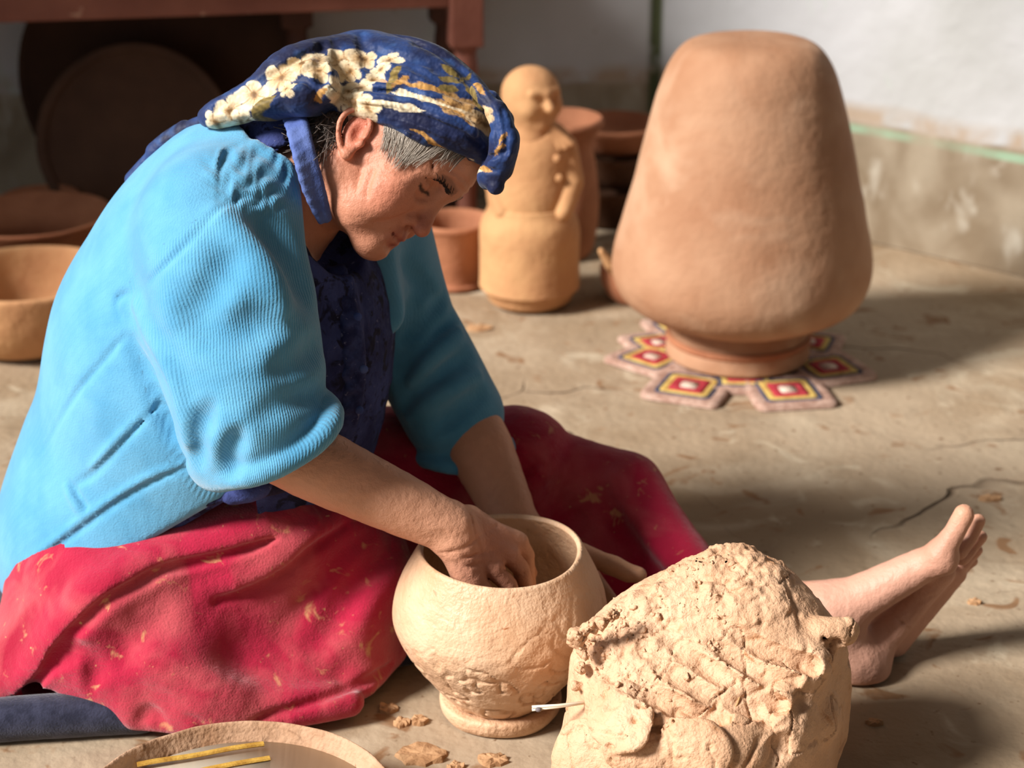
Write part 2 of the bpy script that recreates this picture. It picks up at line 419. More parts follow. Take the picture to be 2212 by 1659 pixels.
tag(mkobj('ceiling', v, f, mat('limewashed ceiling', srgb(190, 182, 170), .95, srgb(160, 150, 136), 4, .3, .7), smooth=False, origin=(.55, 1.9, 3.45)), kind='structure')
wall('wall_left', V(-1.9, 2.88, 0), V(0, 1, 0), 1.75, wall_mat('old plaster left', .262, False), th=-.12)
wall('added_front_wall', V(-1.9, -.6, 0), V(1, 0, 0), 4.6, wall_mat('added front wall plaster', .262, False))  # unseen wall added behind the camera to hold back sky light
wall('wall_side', V(2.2, 2.5, 0), V(.24, -.97, 0), 3.3, wall_mat('old plaster side', .262, False))
# ------------------------------------------------------------------ pottery and furniture
TERRA = mat('terracotta slip', srgb(180, 138, 108), .8, srgb(160, 114, 84), 6, .35, .7, bump=(30, .003, 6), spots=[(srgb(194, 158, 130), 5, .5, .75)])
TERRA_RED = mat('red terracotta', srgb(176, 118, 86), .85, srgb(154, 98, 70), 8, .35, .7, bump=(35, .003, 6))
TERRA_OCHRE = mat('ochre terracotta', srgb(200, 154, 108), .85, srgb(184, 132, 92), 7, .35, .7, bump=(35, .003, 6))
TERRA_DARK = mat('smoked clay', srgb(104, 70, 48), .9, srgb(76, 50, 36), 7, .35, .7, bump=(30, .004, 6))
CLAY = mat('damp clay', srgb(222, 184, 150), .6, srgb(204, 160, 124), 9, .35, .7, bump=(60, .004, 7), bump2=(260, .0012, 3), spots=[(srgb(190, 140, 100), 14, .6, .72)], spec=.4)
WOOD = mat('reddish painted wood', srgb(140, 88, 72), .6, srgb(112, 66, 54), 5, .3, .7, bump=(40, .002, 5), spots=[(srgb(172, 132, 112), 18, .66, .74)])
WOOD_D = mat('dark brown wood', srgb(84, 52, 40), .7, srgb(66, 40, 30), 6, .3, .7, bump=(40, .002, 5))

def wob(amp, sc, seed=0.0):
    def fn(v):
        r = np.linalg.norm(v[:, :2], axis=1, keepdims=True); n = fbm(v * sc + seed, 3)
        w = v.copy(); w[:, :2] *= 1 + (amp * n[:, None]) / np.maximum(r, .02); w[:, 2] += amp * .5 * fbm(v * sc + seed + 31, 2); return w
    return fn

# big jar standing upside down on a crocheted mat
JC = V(.403, 3.09, .012)
jar = empty('storage_jar', JC); tag(jar, 'tall rounded terracotta jar turned upside down on a crocheted mat', 'jar')
pr = prof_smooth([(.113, .062), (.128, .068), (.156, .080), (.188, .095), (.210, .114), (.2235, .142), (.2265, .169), (.222, .205), (.2135, .24), (.2035, .282), (.1925, .323), (.180, .375), (.170, .415), (.160, .452), (.151, .482), (.140, .513), (.123, .540), (.100, .556), (.06, .563), (.004, .564)], 4)
v, f = lathe(pr, JC, 128, wob(.004, 7)); mkobj('body', v, f, TERRA, jar)
pr = prof_smooth([(.10, 0), (.126, .001), (.1285, .012), (.1265, .028), (.122, .046), (.117, .062), (.118, .076), (.10, .076)], 3)
v, f = lathe(pr, JC, 128, wob(.0015, 9)); mkobj('neck', v, f, TERRA, jar)
rope = []; nb = 96
for i in range(nb):
    a = 2 * math.pi * i / nb; tn = V(-math.sin(a), math.cos(a), 0); c = JC + V(  .1245 * math.cos(a), .1245 * math.sin(a), .036)
    rope.append((c - tn * .0035 - V(0, 0, .0035), c + tn * .0035 + V(0, 0, .0035)))
S = SDF()
for a, b in rope: S.u(rc(a, b, .0042), .002)
v, f = S.mesh(.0028); mkobj('rope_band', v, f, TERRA_RED, jar)

# crocheted mat of squares
MATC = V(.403, 3.09, .0)
cm = empty('crochet_mat', MATC); tag(cm, 'star shaped crocheted mat of colourful squares under the big jar', 'mat')
YARN = {k: mat('yarn ' + k, c, .95, c2, 60, .4, .6, bump=(420, .002, 2)) for k, c, c2 in (
    ('beige', srgb(196, 164, 148), srgb(164, 128, 112)), ('navy', srgb(54, 60, 84), srgb(84, 88, 108)), ('yellow', srgb(214, 184, 104), srgb(194, 156, 84)),
    ('red', srgb(186, 62, 72), srgb(160, 40, 52)), ('cream', srgb(226, 208, 190), srgb(206, 176, 160)), ('brown', srgb(134, 100, 84), srgb(112, 82, 66)))}
def rsq(half, rad, n=4):
    out = []
    for q in range(4):
        cx, cy = [(1, 1), (-1, 1), (-1, -1), (1, -1)][q]
        for i in range(n + 1):
            a = math.pi / 2 * (q + i / n); out.append((cx * (half - rad) + rad * math.cos(a), cy * (half - rad) + rad * math.sin(a)))
    return np.array(out)
def ringmesh(h0, h1, z0, z1, rad0, rad1):
    a, b = rsq(h0, rad0), rsq(h1, rad1) if h1 > 0 else None
    n = len(a); v = [(x, y, 0.0) for x, y in a] + [(x, y, z0) for x, y in a * .985]
    f = [(i, (i + 1) % n, n + (i + 1) % n, n + i) for i in range(n)]
    if b is not None:
        v += [(x, y, (z0 + z1) / 2 + .0015) for x, y in (a + b) / 2] + [(x, y, z1) for x, y in b]
        for k in (1, 2): f += [(k * n + i, k * n + (i + 1) % n, (k + 1) * n + (i + 1) % n, (k + 1) * n + i) for i in range(n)]
    else:
        f.append(tuple(range(n, 2 * n)))
    return np.array(v), f
for i, (ang, dist, half, tw) in enumerate([(183, .152, .066, 45), (236, .176, .070, 12), (292, .180, .070, -14), (338, .165, .066, 42), (60, .165, .066, 10), (120, .165, .066, -10), (88, .15, .06, 45), (0, .08, .07, 0), (180, .06, .07, 0), (270, .1, .07, 0), (90, .06, .07, 0), (25, .15, .06, 45), (155, .15, .06, 45)]):
    a = math.radians(ang); t = a + math.radians(tw); R = np.array([[math.cos(t), -math.sin(t)], [math.sin(t), math.cos(t)]])
    hs = [half, half * .72, half * .62, half * .45, half * .22, 0]; zs = [.009, .0095, .010, .0105, .011, .011]; lay = zs[0] * (.8 + .05 * (i % 4))
    sq = None
    for k, cname in enumerate(['beige', 'navy', 'yellow', 'red']):
        v, f = ringmesh(hs[k], hs[k + 1], zs[k], zs[k + 1], hs[k] * .22, hs[k + 1] * .22)
        v[:, :2] = v[:, :2] @ R.T; v[:, 2] *= lay / .009; v = v + MATC + V(dist * math.cos(a), dist * math.sin(a), .0)
        o = mkobj('square' if k == 0 else 'colour_round', v, f, YARN[cname], cm if k == 0 else sq)
        if k == 0: sq = o
    v, f = ringmesh(.22 * half, 0, .0115, .0115, .01, .01); v[:, :2] = v[:, :2] @ R.T; v[:, 2] *= lay / .009
    mkobj('colour_round', v + MATC + V(dist * math.cos(a), dist * math.sin(a), 0), f, YARN['cream'], sq)

# clay figure
FY = 3.40; g0 = PZ(1143, 640); FB = V(g0[0], FY, 0)
fig = empty('clay_figurine', FB); tag(fig, 'clay figure of a buttoned person standing beside the big jar', 'figurine')
def q_(px, py, dy=0.0): return P(px, py, FY + dy)
wpx = 3.6 / FPX
pr = prof_smooth([(.060, .0), (.078, .006), (.086, .022), (.094, .032), (.098, .036), (.0975, .05), (.097, .10), (.0975, .14), (.094, .165), (.084, .185), (.08, .2)], 4)
v, f = lathe(pr, FB, 80, wob(.003, 12, 5)); mkobj('skirt', v, f, TERRA_OCHRE, fig)
S = SDF()
zz = lambda py: float(q_(1145, py)[2])
tx = FB[0]
S.u(ell((tx + .002, FY, zz(400)), (.083, .072, .085)), .03)
S.u(ell((tx + .006, FY, zz(320)), (.078, .062, .06)), .04)
S.u(rc((tx, FY, zz(470)), (tx, FY, zz(430)), .078, .075), .02)
v, f = S.mesh(.004); mkobj('torso', v, f, TERRA_OCHRE, fig)
S = SDF(); hc = q_(1146, 205); hc = V(hc[0], FY - .01, hc[2])
fd = V(.55, -.80, -.05); fd /= np.linalg.norm(fd); sd = np.cross(fd, V(0, 0, 1)); sd /= np.linalg.norm(sd); ud = np.cross(sd, fd)
def hh(a, b, c): return hc + fd * a + sd * b + ud * c
S.u(ell(hc + ud * .005, (.055, .055, .052)), .02); S.u(ell(hh(.008, 0, -.022), (.047, .043, .036)), .02); S.u(rc(hc, hc - V(0, 0, .075), .038, .046), .015)
S.u(rc(hh(.05, 0, .012), hh(.064, 0, -.009), .005, .0085), .006); S.u(rc(hh(.044, -.028, .018), hh(.05, .0, .016), .006), .008); S.u(rc(hh(.044, .028, .018), hh(.05, .0, .016), .006), .008)
for s in (-1, 1):
    S.sub(sph(hh(.055, s * .017, .006), .008), .006); S.u(sph(hh(.044, s * .017, .005), .007), .003); S.u(sph(hh(.036, s * .027, -.012), .015), .012)
S.sub(rc(hh(.056, -.012, -.025), hh(.056, .012, -.025), .0025), .002); S.u(rc(hh(.047, -.010, -.031), hh(.047, .01, -.031), .005), .004); S.u(sph(hh(.040, 0, -.042), .014), .01)
v, f = S.mesh(.0025); mkobj('head', v, f, TERRA_OCHRE, fig)
S = SDF()                                                   # arms folded to the waist
S.u(chain([V(tx + .064, FY - .01, zz(315)), V(tx + .078, FY - .025, zz(385)), V(tx + .062, FY - .055, zz(440))], [.026, .024, .018]), .01)
v, f = S.mesh(.003); mkobj('arm', v, f, TERRA_OCHRE, fig)
S = SDF(); S.u(chain([V(tx - .054, FY - .01, zz(315)), V(tx - .062, FY - .02, zz(390)), V(tx - .050, FY - .048, zz(440))], [.026, .024, .018]), .01)
v, f = S.mesh(.003); mkobj('arm', v, f, TERRA_OCHRE, fig)
def fig_front(px, py):                                      # point on the figure's chest for a spot on its front
    d = rayd(px, py); B = SDF(); B.u(ell((tx + .002, FY, zz(400)), (.083, .072, .085)), .03); B.u(ell((tx + .006, FY, zz(320)), (.078, .062, .06)), .04)
    return B.cast([(px, py)], 2.8, 3.8)[0]
S = SDF(); kn = fig_front(1190, 285)
for a in (-2.2, -1.85, -1.5, -1.2, -.9): S.u(rc(kn + V(0, -.004, .012), kn + V(.042 * math.cos(a) + .012, -.008, .042 * math.sin(a) + .012), .004, .0065), .003)
v, f = S.mesh(.0025); mkobj('collar_frill', v, f, TERRA_OCHRE, fig)
for (px, py) in [(1203, 343), (1207, 385)]:
    c = fig_front(px, py); S = SDF(); S.u(ell(c, (.0085, .006, .0085)), .002); v, f = S.mesh(.0022); mkobj('button', v, f, TERRA_OCHRE, fig)

# pots around the figure
def vessel(name, c, prof, m, label, cat='pot', n=64, w=.003, sc=9, seed=0.0, lean=(0, 0), group=None):
    v, f = lathe(prof_smooth(prof, 4), c, n, wob(w, sc, seed), lean); o = mkobj(name, v, f, m, origin=c); tag(o, label, cat, group); return o
c = PZ(985, 640); c[1] += .06
vessel('flower_pot', V(-.115, 3.50, 0), [(.02, 0), (.052, .0), (.056, .01), (.050, .018), (.064, .09), (.072, .118), (.078, .128), (.077, .136), (.07, .136), (.062, .12), (.045, .03), (.01, .025)], TERRA_RED, 'small flared terracotta bucket pot between her face and the clay figure', seed=3)
vessel('tall_vase', V(.10, 3.70, 0), [(.02, 0), (.06, 0), (.075, .05), (.080, .12), (.070, .20), (.066, .24), (.082, .272), (.088, .279), (.086, .289), (.078, .287), (.058, .24), (.06, .1), (.01, .06)], TERRA_RED, 'reddish vase with a flared rim behind the clay figure', 'vase', seed=9)
for i, (x, y, z, r, h, lab) in enumerate([(.215, 3.93, 0.0, .105, .085, 'dark smoked bowl, lowest of the pile behind the big jar'), (.22, 3.93, .088, .098, .07, 'dark smoked bowl, middle one of the pile behind the big jar'), (.225, 3.93, .161, .105, .06, 'brown wide bowl on top of the pile behind the big jar')]):
    vessel('bowl', V(x, y, z), [(.01, 0), (r * .55, 0), (r * .8, h * .35), (r * .97, h * .8), (r, h), (r * .96, h + .004), (r * .9, h * .85), (r * .7, h * .4), (.01, h * .2)], TERRA_DARK if i < 2 else TERRA_RED, lab, 'bowl', seed=20 + i, group='bowls piled behind the big jar')
hb = empty('spouted_bowl', V(.245, 3.42, 0)); tag(hb, 'reddish bowl with a pointed lug peeking out left of the big jar', 'bowl')
v, f = lathe(prof_smooth([(.01, 0), (.05, 0), (.07, .03), (.074, .06), (.07, .064), (.06, .05), (.01, .02)], 4), V(.245, 3.42, 0), 48, wob(.002, 12)); mkobj('bowl_body', v, f, TERRA_RED, hb)
S = SDF(); S.u(chain([P(1335, 590, 3.38), P(1318, 570, 3.36), P(1298, 542, 3.35)], [.014, .012, .006]), .004); v, f = S.mesh(.003); mkobj('lug', v, f, TERRA_OCHRE, hb)

# left hand heap of basins
vessel('basin', V(-.88, 3.175, 0), [(.02, 0), (.09, 0), (.13, .02), (.154, .06), (.162, .10), (.165, .128), (.160, .134), (.152, .128), (.143, .08), (.11, .03), (.01, .02)], TERRA_OCHRE, 'wide ochre clay basin, nearest of the basins at the left edge', 'basin', 96, .004, 7, 2)
vessel('basin', V(-.95, 3.50, 0), [(.02, 0), (.09, 0), (.108, .03), (.115, .07), (.115, .10), (.135, .125), (.158, .142), (.156, .149), (.146, .142), (.105, .10), (.10, .05), (.01, .02)], TERRA_RED, 'red clay pot with a ragged flared rim, behind the wide ochre basin', 'pot', 96, .006, 10, 4)
vessel('basin', V(-.985, 3.735, 0), [(.02, 0), (.06, 0), (.07, .03), (.074, .07), (.070, .10), (.080, .112), (.078, .118), (.070, .114), (.06, .08), (.01, .04)], TERRA_RED, 'narrow clay pot farthest back at the left edge, only its rim showing', 'pot', 64, .003, 9, 6)

# wooden table along the back wall
TL = V(-.146, 3.75, .506); ex = V(math.cos(TA), math.sin(TA), 0); ey = V(-math.sin(TA), math.cos(TA), 0)
tb0 = TL + ex * .05; tb0[2] = 0
tab = empty('wooden_table', tb0); tag(tab, 'reddish brown wooden table standing against the back wall', 'table')
def tbox(name, along, depth, z0, z1, lx, ly, m=WOOD, bev=.005):
    c = TL + ex * along + ey * depth; c[2] = (z0 + z1) / 2; v, f = box(c, (lx, ly, z1 - z0), TA, bev); return mkobj(name, v, f, m, tab, smooth=False)
tbox('apron', -.75, .0, .506, .62, 1.54, .025)
tbox('apron', -.75, .27, .52, .62, 1.54, .025, WOOD_D)
tbox('table_top', -.72, .135, .62, .65, 1.74, .40)
for (al, de, m) in ((.052, .0, WOOD), (.052, .27, WOOD_D), (-.27, .27, WOOD_D), (-1.55, 0, WOOD), (-1.55, .27, WOOD)):
    tbox('leg_block', al, de, .425, .62, .068, .06, m)
    c = TL + ex * al + ey * de; c[2] = 0
    v, f = lathe(prof_smooth([(.018, 0), (.022, .02), (.02, .1), (.024, .2), (.021, .3), (.025, .38), (.022, .41), (.028, .43)], 3), c, 20); mkobj('leg', v, f, m, tab)

# dark discs leaning under the table
def disc(name, c, r, tilt, label, m, th=.02, rim=.0, rotz=.087):
    pr = prof_smooth([(.002, 0), (r * .5, .002), (r * .92, .006), (r, th * .5), (r + rim, th + rim), (r * .97, th + rim), (r * .90, th), (r * .5, th - .004), (.002, th - .004)], 4)
    v, f = lathe(pr, (0, 0, 0), 96, wob(.003, 7, r * 50))
    M = Matrix.Rotation(rotz, 3, 'Z') @ Matrix.Rotation(math.radians(90 - tilt), 3, 'X')
    v = v @ np.array(M).T; v = v - V(0, 0, v[:, 2].min()) + np.asarray(c); o = mkobj(name, v, f, m); tag(o, label, 'griddle'); return o
GR = mat('dark griddle clay', srgb(88, 64, 50), .95, srgb(70, 50, 40), 6, .3, .7, bump=(25, .004, 6))
GR2 = mat('darker griddle clay', srgb(70, 46, 34), .95, srgb(54, 36, 27), 6, .3, .7, bump=(25, .004, 6))
disc('clay_griddle', (-.80, 3.868, 0), .197, 15, 'dark round clay griddle leaning behind the heap of basins', GR, .022, .012)
disc('clay_griddle', (-.765, 4.01, 0), .300, 3, 'largest dark round clay griddle, leaning against the wall under the table', GR2, .022, .006)
# ------------------------------------------------------------------ pot being formed, clay, bowl of water
PC = V(-.014, 1.925, 0)
def saucer_disp(v):
    w = v.copy(); w[:, 2] += .0015 * fbm(v * 30, 2); w[:, :2] *= 1 + .02 * fbm(v * 14 + 3, 2)[:, None]; return w
v, f = lathe(prof_smooth([(.01, 0), (.06, 0), (.070, .005), (.073, .014), (.072, .021), (.066, .0225), (.05, .0215), (.01, .021)], 4), PC, 96, saucer_disp)
tag(mkobj('clay_turning_plate', v, f, CLAY, origin=PC), 'small round clay plate under the wet pot', 'plate')
POTB = PC + V(0, 0, .0225)
def pot_disp(v):
    w = v.copy(); z = v[:, 2]; ang = np.arctan2(v[:, 1], v[:, 0])
    low = sstep(.125, .02, z); right = sstep(-.75, .55, np.cos(ang + .75))
    rough = np.clip(low * .75 + right * .55 * sstep(.19, .11, z), 0, 1)
    q = v * 34; n = fbm(q + .8 * np.stack([vnoise(q * .5 + i * 9) for i in range(3)], 1), 4)
    ridge = 1 - np.abs(fbm(v * 24 + 7, 3)) * 2.2
    d = .0020 * fbm(v * 9, 2) + rough * (.0042 * n - .0042 * sstep(.86, .99, ridge))
    inn = np.linalg.norm(v[:, :2], axis=1)
    w[:, :2] *= (1 + d / np.maximum(inn, .03))[:, None]
    w[:, 2] += .003 * np.sin(ang * 2 + .6) * sstep(.1, .19, z); return w
po = prof_smooth([(.03, 0), (.058, .0), (.070, .010), (.088, .033), (.106, .060), (.119, .085), (.1255, .107), (.1235, .130), (.1165, .152), (.107, .172), (.0995, .186), (.096, .192), (.0925, .1935), (.0895, .190)], 10)
pi_ = prof_smooth([(.0895, .190), (.095, .178), (.105, .158), (.113, .130), (.113, .105), (.105, .075), (.09, .05), (.06, .025), (.02, .02)], 5)
v, f = lathe(np.vstack([po, pi_[1:]]), POTB, 260, pot_disp)
CLAYPOT = mat('wet pot clay', srgb(224, 186, 152), .5, srgb(206, 160, 122), 10, .4, .7, bump=(90, .0022, 4), bump2=(300, .0008, 2), spots=[(srgb(176, 112, 72), 70, .68, .76)], spec=.45)
tag(mkobj('clay_pot', v, f, CLAYPOT, origin=POTB), 'unfired round clay pot with open mouth being shaped by hand', 'pot')

# block of raw clay
LY = 1.76
S = SDF()
def Lp(px, py, Y=LY): return P(px, py, Y)
cen = V(.215, 1.735, 0)
S.u(ell(cen + V(0, 0, .10), (.145, .125, .115)), .03)
S.u(ell(cen + V(-.03, -.02, .05), (.140, .12, .07)), .05)
S.u(ell(cen + V(.045, .045, .165), (.085, .075, .105)), .06)
S.u(ell(cen + V(.08, .01, .12), (.075, .09, .095)), .05)
S.u(ell(cen + V(-.09, .03, .15), (.055, .06, .065)), .05)
S.u(ell(cen + V(-.01, .06, .18), (.10, .05, .09)), .05)
# torn sloping face towards the camera's left: a cut plane
pn = V(-.40, -.62, .62); pn /= np.linalg.norm(pn)
S.cut(plane(P(1480, 1380, 1.67), pn), .008)
S.cut(plane((0, 0, .002), (0, 0, -1)), .008)
S.cut(plane(P(1362, 1300, 1.74), -.56 * CR + .83 * CU), .012)
def pint(px, py):
    d = rayd(px, py); q = P(1480, 1380, 1.67); return CAMP + d * (((q - CAMP) @ pn) / (d @ pn))
EA, EB = pint(1520, 1575), pint(1738, 1395); n2 = np.cross(EB - EA, V(.10, .02, -1)); n2 = n2 if n2[0] > 0 else -n2
S.cut(plane(EA, n2), .005)
S.cut(plane(pint(1700, 1425), V(.84, -.52, .05)), .006)
def lump(pix): return S.cast(pix, 1.3, 2.6)
# lobes and pressed lumps
for (px, py, r, k) in [(1705, 1480, .026, .012), (1765, 1425, .024, .012), (1790, 1560, .030, .014), (1660, 1570, .022, .012), (1500, 1600, .034, .012), (1360, 1590, .05, .015), (1245, 1610, .03, .014), (1560, 1640, .03, .014), (1290, 1500, .02, .012), (1330, 1320, .013, .006), (1375, 1290, .014, .006), (1405, 1310, .011, .005), (1430, 1285, .012, .005), (1300, 1395, .012, .006), (1262, 1400, .012, .008), (1250, 1450, .011, .006), (1540, 1200, .016, .012), (1600, 1190, .018, .012), (1500, 1225, .012, .01), (1460, 1255, .010, .006), (1420, 1270, .011, .006), (1285, 1345, .012, .006), (1310, 1370, .010, .005), (1345, 1345, .009, .004), (1390, 1335, .009, .004), (1260, 1365, .013, .007), (1450, 1330, .008, .004), (1635, 1215, .016, .01), (1680, 1240, .016, .01)]:
    c = lump([(px, py)])[0]; n = S.grad(c[None])[0]
    S.u(sph(c - n * r * .62, r), k)
# deep hollows
for (px, py, r, k) in [(1640, 1535, .020, .015), (1555, 1530, .014, .008), (1745, 1510, .016, .012), (1580, 1655, .02, .01), (1690, 1610, .014, .01), (1480, 1655, .014, .01)]:
    c = lump([(px, py)])[0]; S.sub(sph(c + V(0, -.004, 0), r), k)
# knob sticking out on the right
c = lump([(1790, 1370)])[0]; S.u(chain([c + V(-.01, 0, 0), P(1808, 1366, c[1]), P(1826, 1364, c[1] + .004)], [.020, .017, .015]), .006); S.u(sph(P(1832, 1350, c[1]), .009), .002); S.u(sph(P(1836, 1376, c[1]), .008), .002); S.sub(sph(P(1800, 1400, c[1] - .016), .012), .004)
for (px, py, r) in [(1236, 1372, .010), (1228, 1385, .006), (1248, 1402, .008), (1240, 1440, .008), (1262, 1352, .009), (1290, 1338, .008), (1310, 1322, .008), (1232, 1478, .007)]:
    c2 = P(px, py, 1.715); S.u(sph(c2 + V(.006, 0, -.002), r), .004)
for (px, py, a, b_, t, k) in [(1335, 1545, .052, .036, .010, .003), (1500, 1612, .040, .030, .010, .003), (1250, 1625, .032, .040, .010, .003), (1610, 1600, .030, .034, .009, .003), (1395, 1640, .045, .025, .009, .003), (1745, 1600, .030, .040, .008, .003), (1660, 1505, .026, .020, .008, .003), (1560, 1300, .045, .022, .006, .002), (1460, 1300, .030, .018, .006, .002), (1640, 1290, .035, .03, .006, .002)]:
    c2 = lump([(px, py)])[0]; n = S.grad(c2[None])[0]; e1 = np.cross(n, V(.3, .1, 1)); e1 /= np.linalg.norm(e1); e2 = np.cross(n, e1); S.u(ell(c2 - n * t * .25, (a, b_, t), np.array([e1, e2, n])), k)
# finger grooves across the torn face
for (pts, r, dep) in [([(1405, 1420), (1480, 1465), (1540, 1500), (1590, 1515)], .0135, .009), ([(1440, 1380), (1510, 1430), (1590, 1478), (1640, 1500)], .012, .008), ([(1530, 1375), (1600, 1420), (1650, 1455), (1690, 1465)], .0135, .009), ([(1550, 1335), (1620, 1385), (1670, 1410), (1715, 1425)], .012, .008), ([(1370, 1480), (1430, 1510), (1480, 1535), (1520, 1540)], .014, .009)]:
    q = lump(pts); n = np.tile(pn, (len(q), 1)); lift = np.interp(np.linspace(0, 1, len(q)), [0, .35, 1], [1.05, .12, .02]) * r
    q = q + n * lift[:, None]; q = np.vstack([q, q[-1] + (q[-1] - q[-2]) * .8 - pn * .004]); q = spline(q, 4); S.sub(chain(q, [r] * len(q)), .0015)
# creases between the pressed lumps
for pts in [[(1590, 1515), (1625, 1500), (1690, 1465)], [(1240, 1570), (1330, 1590), (1420, 1595), (1450, 1560)], [(1450, 1560), (1530, 1550), (1560, 1500)], [(1455, 1655), (1450, 1600), (1440, 1575)], [(1700, 1250), (1725, 1330), (1745, 1400), (1730, 1440)], [(1790, 1300), (1780, 1380), (1800, 1450)], [(1610, 1659), (1640, 1600), (1700, 1560)]]:
    q = spline(lump(pts), 4); S.sub(chain(q, .0022), .004)
tipz = (pn, P(1480, 1380, 1.67))
def lump_d(p):
    near = sstep(.034, .006, np.abs((p - tipz[1].astype(np.float32)) @ tipz[0].astype(np.float32)))
    e = p - np.asarray(P(1330, 1350, 1.70), np.float32); rim = np.exp(-(e * e).sum(1) / .0075)
    e2 = p - np.asarray(P(1560, 1240, 1.78), np.float32); rim = np.maximum(rim, .9 * np.exp(-(e2 * e2).sum(1) / .0050))
    n1 = fbm(p * 26, 3); n2 = fbm(p * 120 + 5, 2)
    pit = sstep(.34, .55, fbm(p * 70 + 40, 2)) * near
    crk = sstep(.90, .985, 1 - np.abs(fbm(p * 21 + 60, 2)) * 3.2) * (1 - near)
    return .0030 * crk - .0040 * n1 - .0016 * n2 * (.35 + near) + .0070 * pit - rim * (.0095 * fbm(p * 85 + 11, 2) + .004 * np.abs(fbm(p * 190, 2)) - .002)
S.disp(lump_d)
v, f = S.mesh(.0020)
CLAYRAW = mat('raw kneaded clay', srgb(220, 178, 144), .62, srgb(202, 156, 120), 12, .4, .7, bump=(150, .0022, 4), bump2=(420, .0008, 2), spots=[(srgb(182, 128, 86), 26, .64, .74)], spec=.35)
lo_ = mkobj('clay_lump', v, f, CLAYRAW, origin=cen); tag(lo_, 'large torn lump of raw clay with finger grooves in the foreground', 'clay')
# loose crumbs stuck to the torn face: real small pieces joined into one part
pix = []
for cx, cy, sx, sy, n in [(1330, 1350, 80, 60, 150), (1270, 1420, 30, 60, 60), (1500, 1225, 75, 35, 50), (1520, 1330, 120, 50, 40), (1420, 1450, 120, 50, 30), (1540, 1400, 30, 18, 26), (1380, 1490, 60, 20, 20)]:
    pix += [(cx + sx * a, cy + sy * b) for a, b in RNG.normal(0, .6, (n, 2))]
pts = S.cast(pix, 1.3, 2.6); d_ = np.abs(S.ev(pts)) < .004
pts = pts[d_ & (pts[:, 1] < 1.95)]; pts = pts - S.grad(pts) * (lump_d(pts.astype(np.float32)) + .0006)[:, None]; cv, cf = [], []
ico = bmesh.new(); bmesh.ops.create_icosphere(ico, subdivisions=1, radius=1); iv = np.array([w.co for w in ico.verts]); ifc = [[w.index for w in q.verts] for q in ico.faces]; ico.free()
for c in pts:
    r = RNG.uniform(.0008, .0026) * (1 if RNG.random() < .85 else 1.5); w = iv * (1 + .45 * RNG.normal(size=(len(iv), 1)).clip(-1.2, 1.2)) * r * RNG.uniform(.7, 1.3, 3)
    b = len(cv) * len(iv); cv.append(w + c); cf += [[q + b for q in g] for g in ifc]
cr = mkobj('clay_crumbs', np.concatenate(cv), cf, CLAYRAW, lo_); cr['kind'] = 'stuff'; cr['label'] = 'loose crumbs of clay on the torn face'
# fine root hanging out and white sticks stuck in
a = S.cast([(1598, 1505)], 1.3, 2.6)[0]
rt = [a, P(1590, 1525, a[1] - .005), P(1576, 1538, a[1] - .008), P(1566, 1550, a[1] - .008)]
v, f = tube(spline(rt, 4), .0011, 5); o = mkobj('root_fibre', v, f, mat('dry root', srgb(190, 150, 104), .9), lo_)
e = S.cast([(1262, 1519)], 1.3, 2.6)[0]
stick = empty('matchstick', P(1150, 1530, e[1] - .01)); tag(stick, 'thin white split matchstick poking out of the left side of the clay lump', 'stick')
WHT = mat('bare white wood', srgb(240, 228, 206), .6)
for dz in (0, 8):
    b, ff = tube([P(1149, 1527 + dz * .8, e[1] - .008), P(1205, 1524 + dz * .35, e[1] - .006), e + V(.012, .004, 0)], [.0016, .0017, .0016], 6); mkobj('sliver', b, ff, WHT, stick)
S2 = SDF(); S2.u(ell(P(1163, 1533, e[1] - .011), (.0035, .003, .0026)), .001); v, f = S2.mesh(.0009); mkobj('match_head', v, f, mat('burnt tip', srgb(120, 110, 112), .8), stick)

# bowl of muddy water
BC = V(-.285, 1.605, 0)
def bowl_d(v):
    w = v.copy(); w[:, :2] *= 1 + (.012 * fbm(v * 9, 2) + .006 * fbm(v * 45, 2))[:, None]; w[:, 2] += .002 * fbm(v * 20 + 4, 2); return w
MUD = mat('mud caked bowl', srgb(196, 158, 128), .75, srgb(160, 118, 86), 14, .4, .65, bump=(60, .003, 6), bump2=(240, .001, 3), spots=[(srgb(126, 92, 66), 30, .62, .72)])
v, f = lathe(prof_smooth([(.02, 0), (.09, 0), (.125, .02), (.155, .05), (.167, .072), (.1695, .0765), (.1675, .0790), (.1645, .0765), (.160, .066), (.147, .045), (.11, .02), (.01, .014)], 5), BC, 160, bowl_d)
tag(mkobj('water_bowl', v, f, MUD, origin=BC), 'mud caked bowl of cloudy water at the bottom edge', 'bowl')
wm = bpy.data.materials.new('cloudy water'); wm.use_nodes = True; wb = wm.node_tree.nodes['Principled BSDF']
wb.inputs['Base Color'].default_value = srgb(226, 214, 194); wb.inputs['Roughness'].default_value = .12; wb.inputs['Specular IOR Level'].default_value = .4
th = np.linspace(0, 2 * math.pi, 72, endpoint=False)
v = [(BC[0], BC[1], .060)] + [(BC[0] + .1555 * math.cos(a), BC[1] + .1555 * math.sin(a), .060) for a in th] + [(BC[0] + .145 * math.cos(a), BC[1] + .145 * math.sin(a), .046) for a in th]
f = [(0, 1 + i, 1 + (i + 1) % 72) for i in range(72)] + [(1 + i, 73 + i, 73 + (i + 1) % 72, 1 + (i + 1) % 72) for i in range(72)]
tag(mkobj('muddy_water', v, f, wm, origin=(BC[0], BC[1], .046)), 'cloudy beige water standing in the mud caked bowl', 'water')
REED = mat('yellow reed', srgb(206, 164, 76), .6, srgb(168, 122, 48), 60, .35, .65, bump=(200, .0008, 3))
